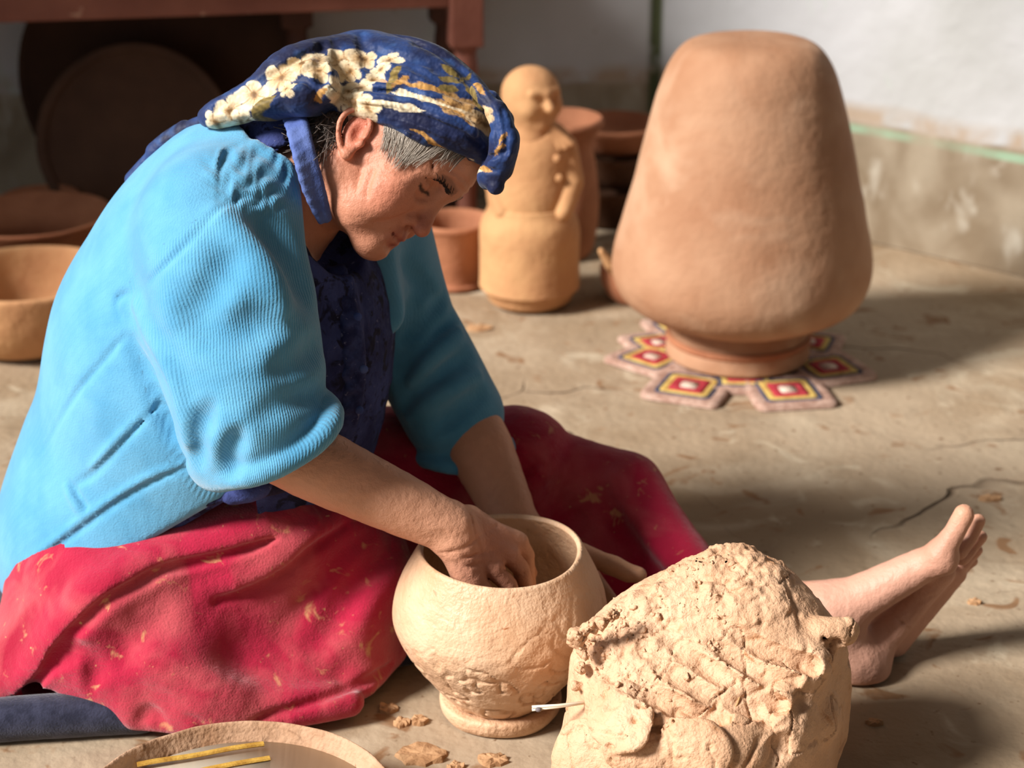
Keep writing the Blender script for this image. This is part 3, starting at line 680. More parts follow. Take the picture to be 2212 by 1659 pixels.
for (a, b, lab) in [(PZ(296, 1652, .066), PZ(570, 1606, .066), 'upper of the two yellow reed slips lying in the water bowl'), (PZ(240, 1700, .0615), PZ(583, 1637, .0615), 'lower of the two yellow reed slips lying in the water bowl')]:
    dr = (b - a) / np.linalg.norm(b - a); sd_ = np.cross(dr, V(0, 0, 1)); v = []
    for i in range(9):
        c = a + (b - a) * i / 8 + V(0, 0, .0006 * math.sin(i * 1.3))
        for (p_, q_2) in ((-1, 0), (-.7, .6), (.7, .6), (1, 0), (.7, -.5), (-.7, -.5)): v.append(c + sd_ * p_ * .0038 + V(0, 0, q_2 * .003))
    f = [(i * 6 + j, i * 6 + (j + 1) % 6, i * 6 + 6 + (j + 1) % 6, i * 6 + 6 + j) for i in range(8) for j in range(6)] + [tuple(range(6))[::-1], tuple(range(48, 54))]
    tag(mkobj('reed_slip', v, f, REED, smooth=False), lab, 'reed', 'reed slips in the water bowl')

# dried clay flakes on the floor
FLK = mat('dried clay flake', srgb(186, 146, 108), .9, srgb(160, 120, 84), 30, .4, .6, bump=(120, .002, 4))
fl = [(1035, 708, .042, .020, 'pale flake of clay on the floor beside her far sleeve'), (905, 1556, .019, .012, 'small brown clay flake on the floor left of the clay plate'), (868, 1560, .016, .012, 'small brown clay flake touching its twin left of the clay plate'),
      (910, 1630, .052, .024, 'broad dried clay flake on the floor right of the water bowl'), (1065, 1640, .030, .016, 'dried clay flake at the bottom edge below the clay plate'), (840, 1530, .020, .012, 'dark clay flake on the floor by the skirt hem'),
      (2105, 1300, .016, .009, 'small dark crumb of clay on the floor right of the bare foot'), (2140, 1075, .03, .011, 'low clay flake on the floor above the toes'), (985, 1655, .016, .011, 'tiny clay flake at the bottom edge between the water bowl and the clay plate'), (1890, 1560, .018, .009, 'clay crumb on the floor right of the clay lump')]
for i, (px, py, rx, ry, lab) in enumerate(fl):
    c = PZ(px, py, 0.0); n = 18; t = np.linspace(0, 2 * math.pi, n, endpoint=False); k = 1 + .09 * RNG.normal(size=n).clip(-1.3, 1.3)
    o_ = np.column_stack([rx * .62 * k * np.cos(t), ry * .9 * k * np.sin(t)]); hgt = .0015 + .0012 * RNG.random()
    v = [(c[0] + x, c[1] + y, -.003) for x, y in o_] + [(c[0] + x * .93, c[1] + y * .93, hgt * .8 + .0015 * RNG.normal()) for x, y in o_] + [(c[0] + x * .5, c[1] + y * .5, hgt + .001 * RNG.normal()) for x, y in o_] + [(c[0], c[1], hgt)]
    f = [(j, (j + 1) % n, n + (j + 1) % n, n + j) for j in range(n)] + [(n + j, n + (j + 1) % n, 2 * n + (j + 1) % n, 2 * n + j) for j in range(n)] + [(2 * n + j, 2 * n + (j + 1) % n, 3 * n) for j in range(n)]
    tag(mkobj('clay_flake', v, f, FLK, smooth=False), lab, 'flake', 'clay flakes on the floor')
# ------------------------------------------------------------------ the potter
ROOT = V(-.45, 2.10, 0)
person = empty('person', ROOT); tag(person, 'person in blue cardigan, red skirt and flowered headscarf reaching into the clay pot', 'person')

# --- head frame
HF = .69 * CR - .70 * CU - .28 * CF; HF /= np.linalg.norm(HF)
HU = .712 * CR + .702 * CU; HU = HU - HF * (HU @ HF); HU /= np.linalg.norm(HU)
HS = np.cross(HF, HU)                                       # towards the camera
HO = P(778, 300, 2.02) - .072 * HS
HR = np.array([HF, HS, HU])
def H(f, s, u): return HO + HF * f + HS * s + HU * u
def Hl(p): return (np.asarray(p) - HO) @ HR.T               # world -> (f, s, u)
def hell(f, s, u, a, b, c): return ell(H(f, s, u), (a, b, c), HR)

SHR, ELR, WRR = V(-.315, 1.985, .595), V(-.298, 1.895, .378), P(972, 1140, 1.90)
SHL, ELL, WRL = P(800, 505, 2.25), P(990, 870, 2.22), P(1128, 1165, 2.09)
NB = V(-.275, 2.095, .595)                                  # base of the neck

B = SDF()
# torso and legs (under the clothes)
B.u(ell((-.46, 2.13, .16), (.15, .17, .13)), .05); B.u(rc((-.44, 2.12, .22), (-.36, 2.11, .46), .125, .12), .06); B.u(ell((-.33, 2.10, .52), (.11, .15, .10)), .05)
B.u(chain([(-.46, 2.06, .13), (-.22, 2.04, .085), (-.45, 2.00, .05)], [.085, .055, .04]), .03)
B.u(chain([(-.44, 2.21, .11), (.05, 2.29, .060), (.30, 2.11, .060)], [.075, .040, .034]), .03)
# neck and shoulders
B.u(rc(NB, H(-.015, 0, -.03), .062, .052), .03); B.u(rc(NB, SHR, .05, .045), .04); B.u(rc(NB, SHL, .05, .045), .04)
# arms
B.u(chain([SHR, ELR], [.05, .042]), .03); B.u(chain([SHL, ELL], [.05, .042]), .03)
def forearm(e, w, r0=.043, r1=.028, bulge=.004):
    m = e + (w - e) * .35; B.u(chain([e, m, e + (w - e) * .75, w], [r0 * .95, r0, r1 + .006, r1]), .012)
forearm(ELR, WRR, .042, .0295); forearm(ELL, WRL, .043, .028)
# ---- head
B.u(hell(-.004, 0, .044, .096, .076, .086), .03)
B.u(hell(.038, 0, .045, .060, .062, .048), .03)            # forehead
B.u(hell(.024, 0, -.020, .060, .058, .062), .03)
for s in (-1, 1):
    B.u(rc(H(.002, s * .050, -.046), H(.068, s * .012, -.070), .019, .0165), .025)        # jaw
    B.u(sph(H(.056, s * .045, -.004), .020), .022)          # cheekbone
    B.u(sph(H(.055, s * .038, -.028), .0265), .018)         # cheek
    B.u(rc(H(.0850, s * .010, .0330), H(.068, s * .045, .0310), .0085, .0085), .010)       # brow
B.u(sph(H(.070, 0, -.069), .0165), .016)                    # chin
B.u(hell(.070, 0, -.044, .0215, .026, .018), .012)          # mouth mound
for s in (-1, 1):
    B.sub(sph(H(.0925, s * .0305, .0150), .0150), .010)     # socket
    B.u(hell(.0690, s * .0315, .0165, .0135, .0145, .0115), .003)   # lids over the eye
    B.u(rc(H(.0790, s * .019, .0090), H(.0710, s * .046, .0085), .0022, .002), .004)      # lower lid
    B.sub(chain([H(.0835, s * .0195, .0125), H(.0830, s * .031, .0098), H(.0755, s * .0455, .0115)], .0013), .0012)   # lash slit
    B.sub(chain([H(.0860, s * .018, .0250), H(.0850, s * .032, .0265), H(.0755, s * .047, .0225)], .0016), .004)       # lid fold
B.u(chain([H(.0845, 0, .0245), H(.0895, 0, .0080), H(.0962, 0, -.0100), H(.0995, 0, -.0200)], [.0068, .0074, .0090, .0102]), .008)   # nose
for s in (-1, 1):
    B.u(ell(H(.0835, s * .0130, -.0215), (.0105, .0062, .0082), HR), .0075)
    B.sub(rc(H(.0905, s * .0070, -.0325), H(.0860, s * .0082, -.0265), .0034, .0022), .002)
for s in (-1, 1):
    def wr(pts, r, k):
        q = B.project(np.array([H(a, s * b, c) for a, b, c in pts])); q = spline(q, 4); n = len(q)
        B.sub(chain(q, [r * (.4 + .6 * math.sin(math.pi * (i + .5) / n)) for i in range(n)]), k)
    wr([(.0770, .0245, -.0190), (.0765, .0310, -.0280), (.0700, .0370, -.0400), (.0600, .0400, -.0540)], .0020, .007)   # smile fold
    wr([(.0560, .0480, -.0420), (.0480, .0540, -.0300), (.0380, .0600, -.0140)], .0014, .006)
    wr([(.0450, .0520, -.0560), (.0350, .0580, -.0400), (.0220, .0640, -.0200)], .0012, .006)
    wr([(.0770, .0410, .0010), (.0790, .028, -.0010), (.0815, .018, .0040)], .0013, .005)                                 # eye bag
    for a, b in (((.0640, .0545, .0175), (.050, .0655, .026)), ((.0635, .0555, .0125), (.046, .0675, .0130)), ((.0630, .055, .0070), (.046, .0665, .0)), ((.062, .0545, .001), (.047, .0645, -.011)), ((.064, .053, .0215), (.054, .062, .034))):
        wr([a, tuple((np.array(a) + b) / 2), b], .0012, .004)                                                          # crow's feet
    for k_ in range(3): wr([(.074, .040 + .004 * k_, .034 + .002 * k_), (.066, .046 + .004 * k_, .042 + .001 * k_), (.062, .050 + .004 * k_, .05)], .0006, .003)
for u in (.043, .052): q = spline(B.project(np.array([H(.085, .040, u - .004), H(.0975, .02, u), H(.0995, 0, u), H(.0975, -.02, u), H(.085, -.04, u - .004)])), 4); B.sub(chain(q, .0012), .004)
# lips
for s in (-1, 1):
    B.u(chain([H(.0885, 0, -.0440), H(.0872, s * .009, -.0430), H(.0740, s * .0235, -.0445)], [.0042, .0046, .0022]), .004)
    B.u(chain([H(.0850, 0, -.0540), H(.0832, s * .009, -.0535), H(.0725, s * .0220, -.0475)], [.0052, .0050, .0022]), .004)
    B.sub(chain([H(.0925, 0, -.0492), H(.0895, s * .011, -.0487), H(.0775, s * .0240, -.0462), H(.0715, s * .0290, -.0425)], [.0016, .0017, .0018, .001]), .0015)
B.sub(rc(H(.0985, -.005, -.0365), H(.0985, .005, -.0365), .0050), .005)
B.sub(rc(H(.0900, -.010, -.0620), H(.0900, .010, -.0620), .0035), .007)
# jowl and neck folds
for s in (-1, 1):
    B.u(sph(H(.042, s * .040, -.058), .018), .02)
    B.u(rc(H(-.012, s * .050, -.03), H(-.05, s * .02, -.13), .016, .018), .02)
    # ear, leaning back
    def es(f, u, o, s=s):
        ca, sa = math.cos(.40), math.sin(.40); f2, u2 = (f + .010) * .86, (u - .004) * .86
        return H(-.006 + f2 * ca - u2 * sa, s * (.071 + o), -.001 + f2 * sa + u2 * ca)
    ER = np.array([HF * math.cos(.40) + HU * math.sin(.40), HS, HU * math.cos(.40) - HF * math.sin(.40)])
    B.u(ell(es(-.012, .004, .004), (.0145, .0055, .0255), ER), .005)
    hx = [es(.004, .008, .004), es(.006, .020, .008), es(-.001, .032, .011), es(-.014, .036, .014), es(-.026, .028, .016), es(-.031, .012, .016), es(-.027, -.006, .013), es(-.019, -.019, .009), es(-.010, -.026, .006)]
    B.u(chain(spline(hx, 4), .0036), .002); B.u(sph(es(-.009, -.023, .005), .0065), .004)
    B.sub(ell(es(-.005, .006, .013), (.0085, .0110, .0125), ER), .003)
    B.sub(chain(spline([es(.0, .022, .015), es(-.013, .029, .0175), es(-.024, .018, .018), es(-.0245, .0, .0165)], 4), .0022), .003)
    B.u(sph(es(.003, -.004, .006), .0045), .004)
# ---- right hand dipping into the pot
def finger(pts, rs, k=.004): B.u(chain(pts, rs), k)
MR = [P(1118, 1172, 1.945), P(1100, 1200, 1.922), P(1066, 1228, 1.900), P(1024, 1248, 1.884)]
for i, m in enumerate(MR):
    B.u(rc(WRR + V(0, .012 - .008 * i, .004 - .006 * i), m, .021 - .001 * i, .0135 - .001 * i), .010)
tips = [(V(.018, 1.952, .172), V(.022, 1.966, .125)), (V(.016, 1.930, .165), V(.022, 1.944, .115)), (V(.004, 1.905, .155), V(.014, 1.915, .108)), (V(-.022, 1.888, .150), V(-.010, 1.893, .112))]
for m, (a, b) in zip(MR, tips):
    mid = m + (a - m) * .5 + V(.004, 0, .002); finger([m, mid, a, b], [.0118, .0105, .0095, .0082], .0025)
finger([WRR + V(.02, .03, -.005), P(1075, 1160, 1.965), V(.006, 1.985, .18), V(.022, 1.990, .150)], [.018, .0135, .0115, .009], .008)
B.u(rc(WRR + V(.012, -.005, -.018), MR[3] + V(-.012, 0, -.004), .021, .014), .012)      # heel of the hand
for pts in ([(955, 1195), (1000, 1185), (1035, 1160), (1075, 1135)], [(1015, 1105), (1025, 1150), (1040, 1190)], [(1000, 1205), (1045, 1195), (1080, 1185)], [(1010, 1225), (1060, 1215), (1110, 1205)], [(985, 1215), (1010, 1240)], [(1085, 1228), (1110, 1240), (1138, 1236)]):
    q = B.cast(pts, 1.6, 2.6); ok = np.abs(B.ev(q)) < .003
    if ok.sum() > 1: B.sub(chain(spline(q[ok], 3), .0011), .0035)
# ---- left hand steadying the far side of the pot
HLc = V(.092, 2.055, .135)
B.u(rc(WRL, HLc + V(-.012, 0, -.012), .024, .021), .012); B.u(rc(WRL + V(0, .01, .01), P(1262, 1205, 2.055), .020, .0145), .012)
thumb = [P(1258, 1200, 2.055), P(1300, 1212, 2.040), P(1325, 1222, 2.032), P(1358, 1238, 2.02), P(1380, 1242, 2.015)]
finger(thumb, [.0150, .0120, .0130, .0118, .0098], .006)
for i, (dz, dy) in enumerate([(.0, 0), (-.019, -.005), (-.037, -.004), (-.053, .004)]):
    a = HLc + V(.004, -.002, -.022 + dz * .8)
    b = V(.126, 2.008 + dy * .5, .092 + dz * .9); c = V(.131, 1.975 + dy, .082 + dz * .9); d = V(.128, 1.950 + dy, .074 + dz * .9)
    finger([a, b, c, d], [.0135, .0108, .0098, .0082], .004)
# ---- left foot, heel on the floor, toes up
AN = P(1775, 1335, 2.015)
B.u(chain([(.30, 2.11, .060), AN], [.034, .036]), .03)
B.u(chain([AN + V(.0, 0, .0), P(1838, 1425, 2.00)], [.036, .033]), .025)                    # heel
B.u(sph(P(1872, 1440, 2.005), .030), .02)
B.u(chain([AN, P(1890, 1275, 2.01), P(1985, 1225, 2.005)], [.036, .027, .022]), .025)       # instep
B.u(chain([P(1890, 1390, 2.03), P(1965, 1310, 2.035), P(2030, 1235, 2.03)], [.024, .019, .019]), .022)
B.u(chain([P(1930, 1390, 2.055), P(2000, 1310, 2.06), P(2062, 1238, 2.055)], [.019, .016, .015]), .02)   # outer edge
B.u(sph(P(2032, 1205, 1.995), .0225), .014)                                               # ball
finger([P(2035, 1190, 1.992), P(2062, 1150, 1.99), P(2082, 1112, 1.992)], [.0165, .0125, .0125], .008)
finger([P(2072, 1190, 2.015), P(2098, 1160, 2.018), P(2113, 1126, 2.02)], [.011, .0082, .0088], .004)
finger([P(2078, 1205, 2.035), P(2102, 1182, 2.038), P(2118, 1160, 2.038)], [.010, .0078, .0082], .004)
finger([P(2075, 1222, 2.05), P(2098, 1203, 2.053), P(2110, 1188, 2.053)], [.0095, .0072, .0076], .004)
finger([P(2068, 1240, 2.06), P(2088, 1222, 2.065), P(2100, 1212, 2.065)], [.0095, .007, .0072], .004)
B.u(sph(P(1800, 1352, 1.99), .014), .014)                                                 # ankle bone
for pts in ([(1962, 1320), (1990, 1300), (2020, 1285)], [(1955, 1345), (1975, 1320)], [(1940, 1340), (1965, 1360)]):
    q = B.cast(pts, 1.6, 2.6); ok = np.abs(B.ev(q)) < .003
    if ok.sum() > 1: B.sub(chain(q[ok], .0011), .003)
B.cut(plane((0, 0, .001), (0, 0, -1)), .006)
B.disp(lambda p: -.0007 * fbm(p * 85, 2))
bv, bf = B.mesh(.0024)
# ---- skin colour
def skin_cols(v):
    n1 = fbm(v * 22, 3)[:, None]; n2 = fbm(v * 140 + 9, 2)[:, None]
    c = np.array(srgb(212, 156, 126)[:3]) * (1 + .10 * n1 + .05 * n2)
    l = Hl(v); f_, s_, u_ = l[:, 0], np.abs(l[:, 1]), l[:, 2]
    onhead = (np.linalg.norm(l, axis=1) < .19) & (u_ > -.13)
    def blend(c, col, w): return c + (np.array(srgb(*col)[:3]) - c) * w[:, None]
    g = lambda ff, ss, uu, r: np.exp(-((f_ - ff) ** 2 + (s_ - ss) ** 2 + (u_ - uu) ** 2) / r ** 2) * onhead
    c = blend(c, (196, 118, 92), .45 * onhead * (f_ > -.02))
    c = blend(c, (196, 100, 78), .5 * g(.060, .045, -.02, .03)); c = blend(c, (176, 84, 66), .6 * g(.098, 0, -.02, .018)); c = blend(c, (188, 92, 74), .6 * g(-.012, .08, .005, .03))
    lip = np.maximum(g(.0895, .0, -.0435, .0085), np.maximum(g(.086, .0, -.054, .0085), np.maximum(g(.084, .012, -.0445, .008), g(.081, .012, -.053, .008)))); c = blend(c, (150, 66, 62), np.clip(lip * 1.1, 0, .85))
    brow = sstep(.0070, .003, np.abs(u_ - (.0335 + .004 * sstep(.01, .03, s_) - .008 * sstep(.03, .05, s_)))) * (s_ > .008) * (s_ < .042) * (f_ > .066) * onhead
    c = blend(c, (70, 50, 44), .45 * brow)
    lash = sstep(.0032, .0012, np.abs(u_ - (.0120 - .0025 * sstep(.02, .03, s_) + .002 * sstep(.034, .046, s_)))) * (s_ > .019) * (s_ < .048) * (f_ > .066) * onhead
    c = blend(c, (34, 24, 24), .9 * lash)
    # clay dust on the hands
    for ctr, r, w in ((V(.02, 1.925, .17), .085, .55), (V(.13, 2.0, .12), .07, .85)):
        d = np.linalg.norm(v - ctr, axis=1); c = blend(c, (176, 132, 98), w * sstep(r, r * .5, d) * (.75 + .25 * n1[:, 0]))
    d = np.linalg.norm(v - P(1060, 1215, 1.9), axis=1); c = blend(c, (178, 108, 92), .5 * sstep(.08, .02, d))
    d = np.linalg.norm(v - P(1960, 1300, 2.0), axis=1); c = blend(c, (212, 164, 148), .55 * sstep(.16, .10, d)); 
    d = np.linalg.norm(v - P(2060, 1180, 2.01), axis=1); c = blend(c, (168, 118, 92), .45 * sstep(.06, .03, d))
    return np.clip(c, 0, 1)
SKIN = mat('weathered skin', attr=True, rough=.5, bump=(140, .0012, 4), bump2=(600, .0004, 2), spec=.35)
mkobj('body', bv, bf, SKIN, person, cols=skin_cols(bv))

# --- headscarf
def hc_(pts): return [H(*q) for q in pts]
K = SDF()
K.u(hell(-.008, 0, .054, .108, .084, .094), .03); K.u(hell(.035, 0, .085, .070, .066, .055), .03)
K.cut(plane(H(.02, 0, .040), -(HU * .86 - HF * .50)), .004)   # lower edge rises to the brow
def both(pts, rs, k=.006):
    for s in (-1, 1): K.u(chain(spline([H(a, s * b, c) for a, b, c in pts], 4), list(np.interp(np.linspace(0, 1, (len(pts) - 1) * 4 + 1), np.linspace(0, 1, len(pts)), rs))), k)
# bumps and folds over the cap
for pts, r in (([(-.10, .03, .06), (-.06, .065, .085), (.0, .075, .105), (.05, .062, .115)], .0035), ([(-.09, .02, .10), (-.03, .045, .135), (.03, .045, .140)], .0035), ([(-.095, .045, .045), (-.05, .078, .066), (.01, .085, .082)], .003), ([(.075, .03, .125), (.04, .055, .118), (.0, .068, .118)], .003)):
    q = np.array([H(*w) for w in pts]); q = spline(K.project(q), 4); K.sub(chain(q, r), .010)
# tail over the back
T0 = [H(-.092, .02, .055), P(645, 158, 2.070), P(578, 196, 2.06), P(508, 230, 2.055), P(447, 254, 2.06)]
K.u(chain(spline(T0, 4), list(np.interp(np.linspace(0, 1, 17), [0, .25, .5, .75, 1], [.042, .033, .025, .017, .010]))), .03)
K.u(chain(spline([P(690, 170, 2.03), P(620, 200, 2.03), P(540, 228, 2.04), P(470, 250, 2.05)], 4), [.022] * 4 + [.018] * 4 + [.012] * 5), .02)
K.u(chain([H(-.08, .04, .01), P(660, 215, 2.03), P(600, 235, 2.05)], [.024, .018, .01]), .02)
for pts, r in (([(690, 130), (640, 165), (580, 200), (500, 235)], .005), ([(705, 95), (640, 130), (560, 180), (470, 235)], .003), ([(690, 150), (700, 190), (690, 215)], .006), ([(720, 140), (745, 160), (770, 175)], .003)):
    q = spline(K.cast(pts, 1.6, 2.6), 4); K.sub(chain(q, r), .008)
def band(pix, rs, out=0.004, k=.005):
    q = K.cast(pix, 1.6, 2.6); g = K.grad(q); q = q + g * (out - np.array(rs))[:, None]; l = Hl(q)
    for s in (1, -1):
        w = spline([H(a, s * b, c) for a, b, c in l], 4); K.u(chain(w, list(np.interp(np.linspace(0, 1, len(w)), np.linspace(0, 1, len(rs)), rs))), k)
CAPD = K
band([(760, 232), (800, 236), (850, 250), (900, 270), (950, 292), (1000, 316), (1040, 336)], [.008, .012, .014, .017, .019, .019, .016], .010)
band([(705, 200), (735, 208), (790, 214), (850, 224), (910, 236), (965, 255), (1015, 284)], [.012, .016, .015, .013, .012, .011, .010], .009)
band([(880, 286), (930, 312), (980, 340), (1030, 366)], [.004, .007, .007, .007], .005, .003)
def fold(pix, r, k=.006, sink=0.0):
    q = K.cast(pix, 1.6, 2.6); ok = np.abs(K.ev(q)) < .004; q = q[ok]
    if len(q) > 1:
        q = spline(q - K.grad(q) * sink, 4); n = len(q); K.sub(chain(q, [r * (.35 + .65 * math.sin(math.pi * (i + .5) / n)) for i in range(n)]), k)
fold([(770, 226), (850, 238), (930, 260), (1000, 290), (1042, 315)], .0032, .004, .001)
fold([(715, 188), (800, 194), (880, 204), (960, 226), (1022, 258)], .0032, .004, .001)
fold([(850, 262), (900, 280), (960, 303), (1020, 335)], .0020, .004); fold([(830, 246), (900, 262), (980, 292)], .0020, .004); fold([(870, 276), (930, 300)], .002, .004)
fold([(740, 212), (800, 208), (870, 218)], .002, .004); fold([(900, 228), (960, 246), (1010, 272)], .002, .004)
fold([(1035, 195), (960, 150), (880, 125), (800, 118)], .0035, .010); fold([(1030, 225), (940, 190), (860, 172), (790, 170), (730, 168)], .0030, .008)
fold([(1020, 170), (960, 120), (900, 95)], .0030, .010); fold([(830, 175), (790, 120), (780, 75)], .0030, .012); fold([(760, 170), (735, 130), (725, 90)], .0035, .010)
fold([(700, 175), (690, 140), (695, 100)], .0045, .008); fold([(680, 190), (650, 170), (600, 185), (540, 215)], .004, .008); fold([(660, 120), (600, 155), (530, 195), (470, 232)], .003, .008); fold([(640, 150), (570, 190), (500, 232)], .003, .008)
K.u(chain(spline([P(450, 262, 2.09), P(400, 285, 2.11), P(340, 330, 2.12), P(288, 388, 2.125)], 4), [.010] * 4 + [.014] * 5 + [.010] * 4), .006)
# knot on the forehead
K.u(chain(spline([P(1030, 195, 2.03), P(1072, 240, 2.01), P(1090, 300, 2.00), P(1078, 360, 2.005), P(1055, 385, 2.02)], 4), [.009] * 4 + [.013] * 4 + [.017] * 5 + [.013] * 4), .006)
K.u(chain([P(1062, 380, 2.01), P(1070, 402, 2.00)], [.016, .010]), .006); K.u(chain([P(1085, 325, 2.0), P(1106, 305, 1.99)], [.007, .005]), .004); K.u(chain([P(1080, 345, 2.0), P(1098, 335, 1.985)], [.008, .004]), .004)
K.u(chain([P(1060, 215, 2.06), P(1085, 260, 2.07), P(1085, 330, 2.06)], [.010, .014, .012]), .008)
for pts in ([(1040, 200), (1068, 250), (1075, 310)], [(1085, 240), (1095, 290), (1088, 340)], [(1050, 340), (1075, 335), (1092, 325)], [(1045, 365), (1070, 370)]):
    q = K.cast(pts, 1.6, 2.6); ok = np.abs(K.ev(q)) < .004
    if ok.sum() > 1: K.sub(chain(spline(q[ok], 3), .0022), .004)
K.disp(lambda p: -.0012 * fbm(p * 38, 2))
kv, kf = K.mesh(.0018)
def px_fu(px, py):          # where a spot of the print sits on the side of the scarf (f, u)
    d = Hl(P(px, py, 2.01)[None])[0]; return d[0], d[2]
def scarf_cols(v):
    l = Hl(v); f_, u_ = l[:, 0].copy(), l[:, 2].copy()
    n = fbm(v * 30, 3); wv = np.stack([vnoise(v * 90 + 3), vnoise(v * 90 + 77)], 1) * .003
    f_ += wv[:, 0]; u_ += wv[:, 1]
    blue = np.array(srgb(30, 56, 108)[:3]); dark = np.array(srgb(18, 24, 58)[:3])
    c = blue + (dark - blue) * sstep(-.35, .35, n)[:, None]
    c = c + (np.array(srgb(60, 100, 160)[:3]) - c) * (.35 * sstep(.25, .6, fbm(v * 55 + 21, 2)))[:, None]
    ln = .052 + .42 * (f_ - .04); lowb = sstep(.020, .006, np.abs(u_ - ln - .006)) * (f_ > .0) * (f_ < .12); c = c + (np.array(srgb(16, 22, 58)[:3]) - c) * (.85 * lowb)[:, None]  # navy lower band, part of its darkness is shade painted in
    cream, gold, brown, olive = [np.array(srgb(*q)[:3]) for q in ((226, 210, 178), (176, 130, 70), (104, 72, 40), (118, 100, 52))]
    def put(c, w, col): return c + (col - c) * np.clip(w, 0, 1)[:, None]
    def flower(c, px, py, R, n=5, ph=0.0, sq=1.0, rot=0.0, tone=1.0):
        a, b = px_fu(px, py); x, y = f_ - a, u_ - b; ca, sa = math.cos(rot), math.sin(rot); x, y = x * ca + y * sa, (-x * sa + y * ca) / sq
        R = R / 1905.; r = np.hypot(x, y); t = np.arctan2(y, x); lob = np.abs(np.cos(n * t / 2 + ph))
        edge = R * (.62 + .38 * lob ** .6); w = sstep(edge, edge * .9, r)
        str_ = .5 + .5 * np.sin(t * 23 + 5 * vnoise(v * 160)); k = np.clip(r / edge, 0, 1)
        col = gold + (cream - gold) * np.clip(tone * (k * 1.25 - .05 + .25 * str_ - .55 * sstep(.35, .0, lob)), 0, 1)[:, None]
        col = col + (brown - col) * (sstep(.34, .08, k) * .9)[:, None]; col = col + (brown - col) * (sstep(.22, .0, lob) * sstep(.2, .5, k) * .7)[:, None]
        return c + (col - c) * w[:, None]
    def leaf(c, px, py, L_, W_, rot, col):
        a, b = px_fu(px, py); x, y = f_ - a, u_ - b; d = CR * math.cos(rot) + CU * math.sin(rot); df, du = d @ HF, d @ HU
        m = math.hypot(df, du); df /= m; du /= m; x, y = x * df + y * du, -x * du + y * df; L_ /= 1905.; W_ /= 1905.
        k = 1 - (x / L_) ** 2; return put(c, sstep(0, .25, k - (y / W_) ** 2 / np.maximum(k, .05)), col * (1 + .25 * np.sin(x * 900 + y * 500))[:, None])
    c = leaf(c, 828, 140, 40, 12, 1.25, olive * 1.3); c = leaf(c, 845, 150, 22, 8, .6, gold)
    for q in ((945, 105, 26, 10, 2.6), (950, 135, 28, 11, 2.9), (948, 165, 24, 9, .1), (975, 120, 24, 6, 1.2), (992, 165, 34, 4, 1.9), (1010, 190, 30, 10, 2.2)): c = leaf(c, *q, olive)
    c = flower(c, 975, 215, 44, 5, .4, .8, .4, .12)
    c = leaf(c, 915, 205, 90, 9, -.30, cream); c = leaf(c, 990, 245, 70, 10, -.45, gold * 1.1); c = leaf(c, 900, 165, 60, 8, -.25, gold)
    c = flower(c, 752, 212, 58, 7, .2, .75, .2); c = flower(c, 790, 225, 34, 5, 1., .8); c = leaf(c, 720, 240, 26, 12, 1.0, cream); c = leaf(c, 860, 230, 60, 10, -.2, cream)
    for q in ((805, 75, 30), (792, 105, 26), (776, 135, 28), (752, 160, 34), (735, 175, 22)): c = flower(c, *q, 4, q[0], .7, .9)
    for q in ((700, 85, 44), (740, 70, 34), (640, 118, 44), (680, 140, 34), (590, 150, 44), (560, 190, 30), (530, 190, 46), (480, 222, 46), (505, 245, 30), (615, 190, 26), (445, 245, 34), (660, 95, 30), (720, 110, 30)): c = flower(c, *q, 5, q[1], .85, .5, 1.0 if q[0] < 560 else .7)
    c = leaf(c, 560, 222, 40, 14, .5, olive); c = leaf(c, 690, 200, 20, 8, .4, gold)
    c = leaf(c, 950, 318, 70, 5, -.48, gold * 1.1); c = leaf(c, 1020, 358, 34, 10, -.6, cream * .95); c = leaf(c, 1050, 372, 22, 9, -.5, gold); c = leaf(c, 1098, 318, 16, 5, .9, gold); c = leaf(c, 1090, 340, 18, 4, .5, gold)
    c = flower(c, 1035, 250, 40, 5, .3, .6, .3, .45); c = leaf(c, 1025, 175, 30, 8, -.9, gold)
    return c
SCARF = mat('printed satin scarf', attr=True, rough=.6, bump=(70, .003, 3), spec=.3, sheen=.1)
mkobj('headscarf', kv, kf, SCARF, person, cols=scarf_cols(kv))

# --- hair
HAIRG = mat('grey hair', srgb(190, 178, 164), .5, srgb(150, 138, 126), 300, .3, .7, spec=.5)
HAIRD = mat('dark grey hair', srgb(74, 64, 60), .55, srgb(120, 108, 100), 250, .4, .7, spec=.5)
hv, hf, cnt = [], [], 0
def strand(pts, r):
    global cnt
    a, b = tube(pts, r, 4); hv.append(a); hf.extend([[w + cnt for w in q] for q in b]); cnt += len(a)
def strands(n, A, E, bow, off, r, l0=.6):
    A, E = B.cast(A, 1.6, 2.4), B.cast(E, 1.6, 2.4); Q, O = [], []
    for _ in range(n):
        t = RNG.random(); k = t * (len(A) - 1); i = min(int(k), len(A) - 2); a = A[i] + (A[i + 1] - A[i]) * (k - i) + HU * .004
        t2 = np.clip(t + RNG.normal(0, .08), 0, 1); k = t2 * (len(E) - 1); i = min(int(k), len(E) - 2); e = E[i] + (E[i + 1] - E[i]) * (k - i) + RNG.normal(0, .0025, 3)
        L_ = RNG.uniform(l0, 1.0); m = a + (e - a) * .5 * L_ + HF * bow[0] + HS * bow[1] + HU * bow[2]
        Q.append(spline([a, m, a + (e - a) * L_], 4)); O.append(np.full(9, off * (.4 + RNG.random())))
    Q = B.project(np.concatenate(Q), np.concatenate(O), 3).reshape(n, 9, 3)
    for q in Q: strand(q, list(np.linspace(r, r * .3, 9)))
strands(330, [(826, 258), (850, 266), (880, 282), (910, 300)], [(824, 330), (838, 356), (860, 362), (884, 350)], (.003, .003, 0), .0020, .00055, .22)
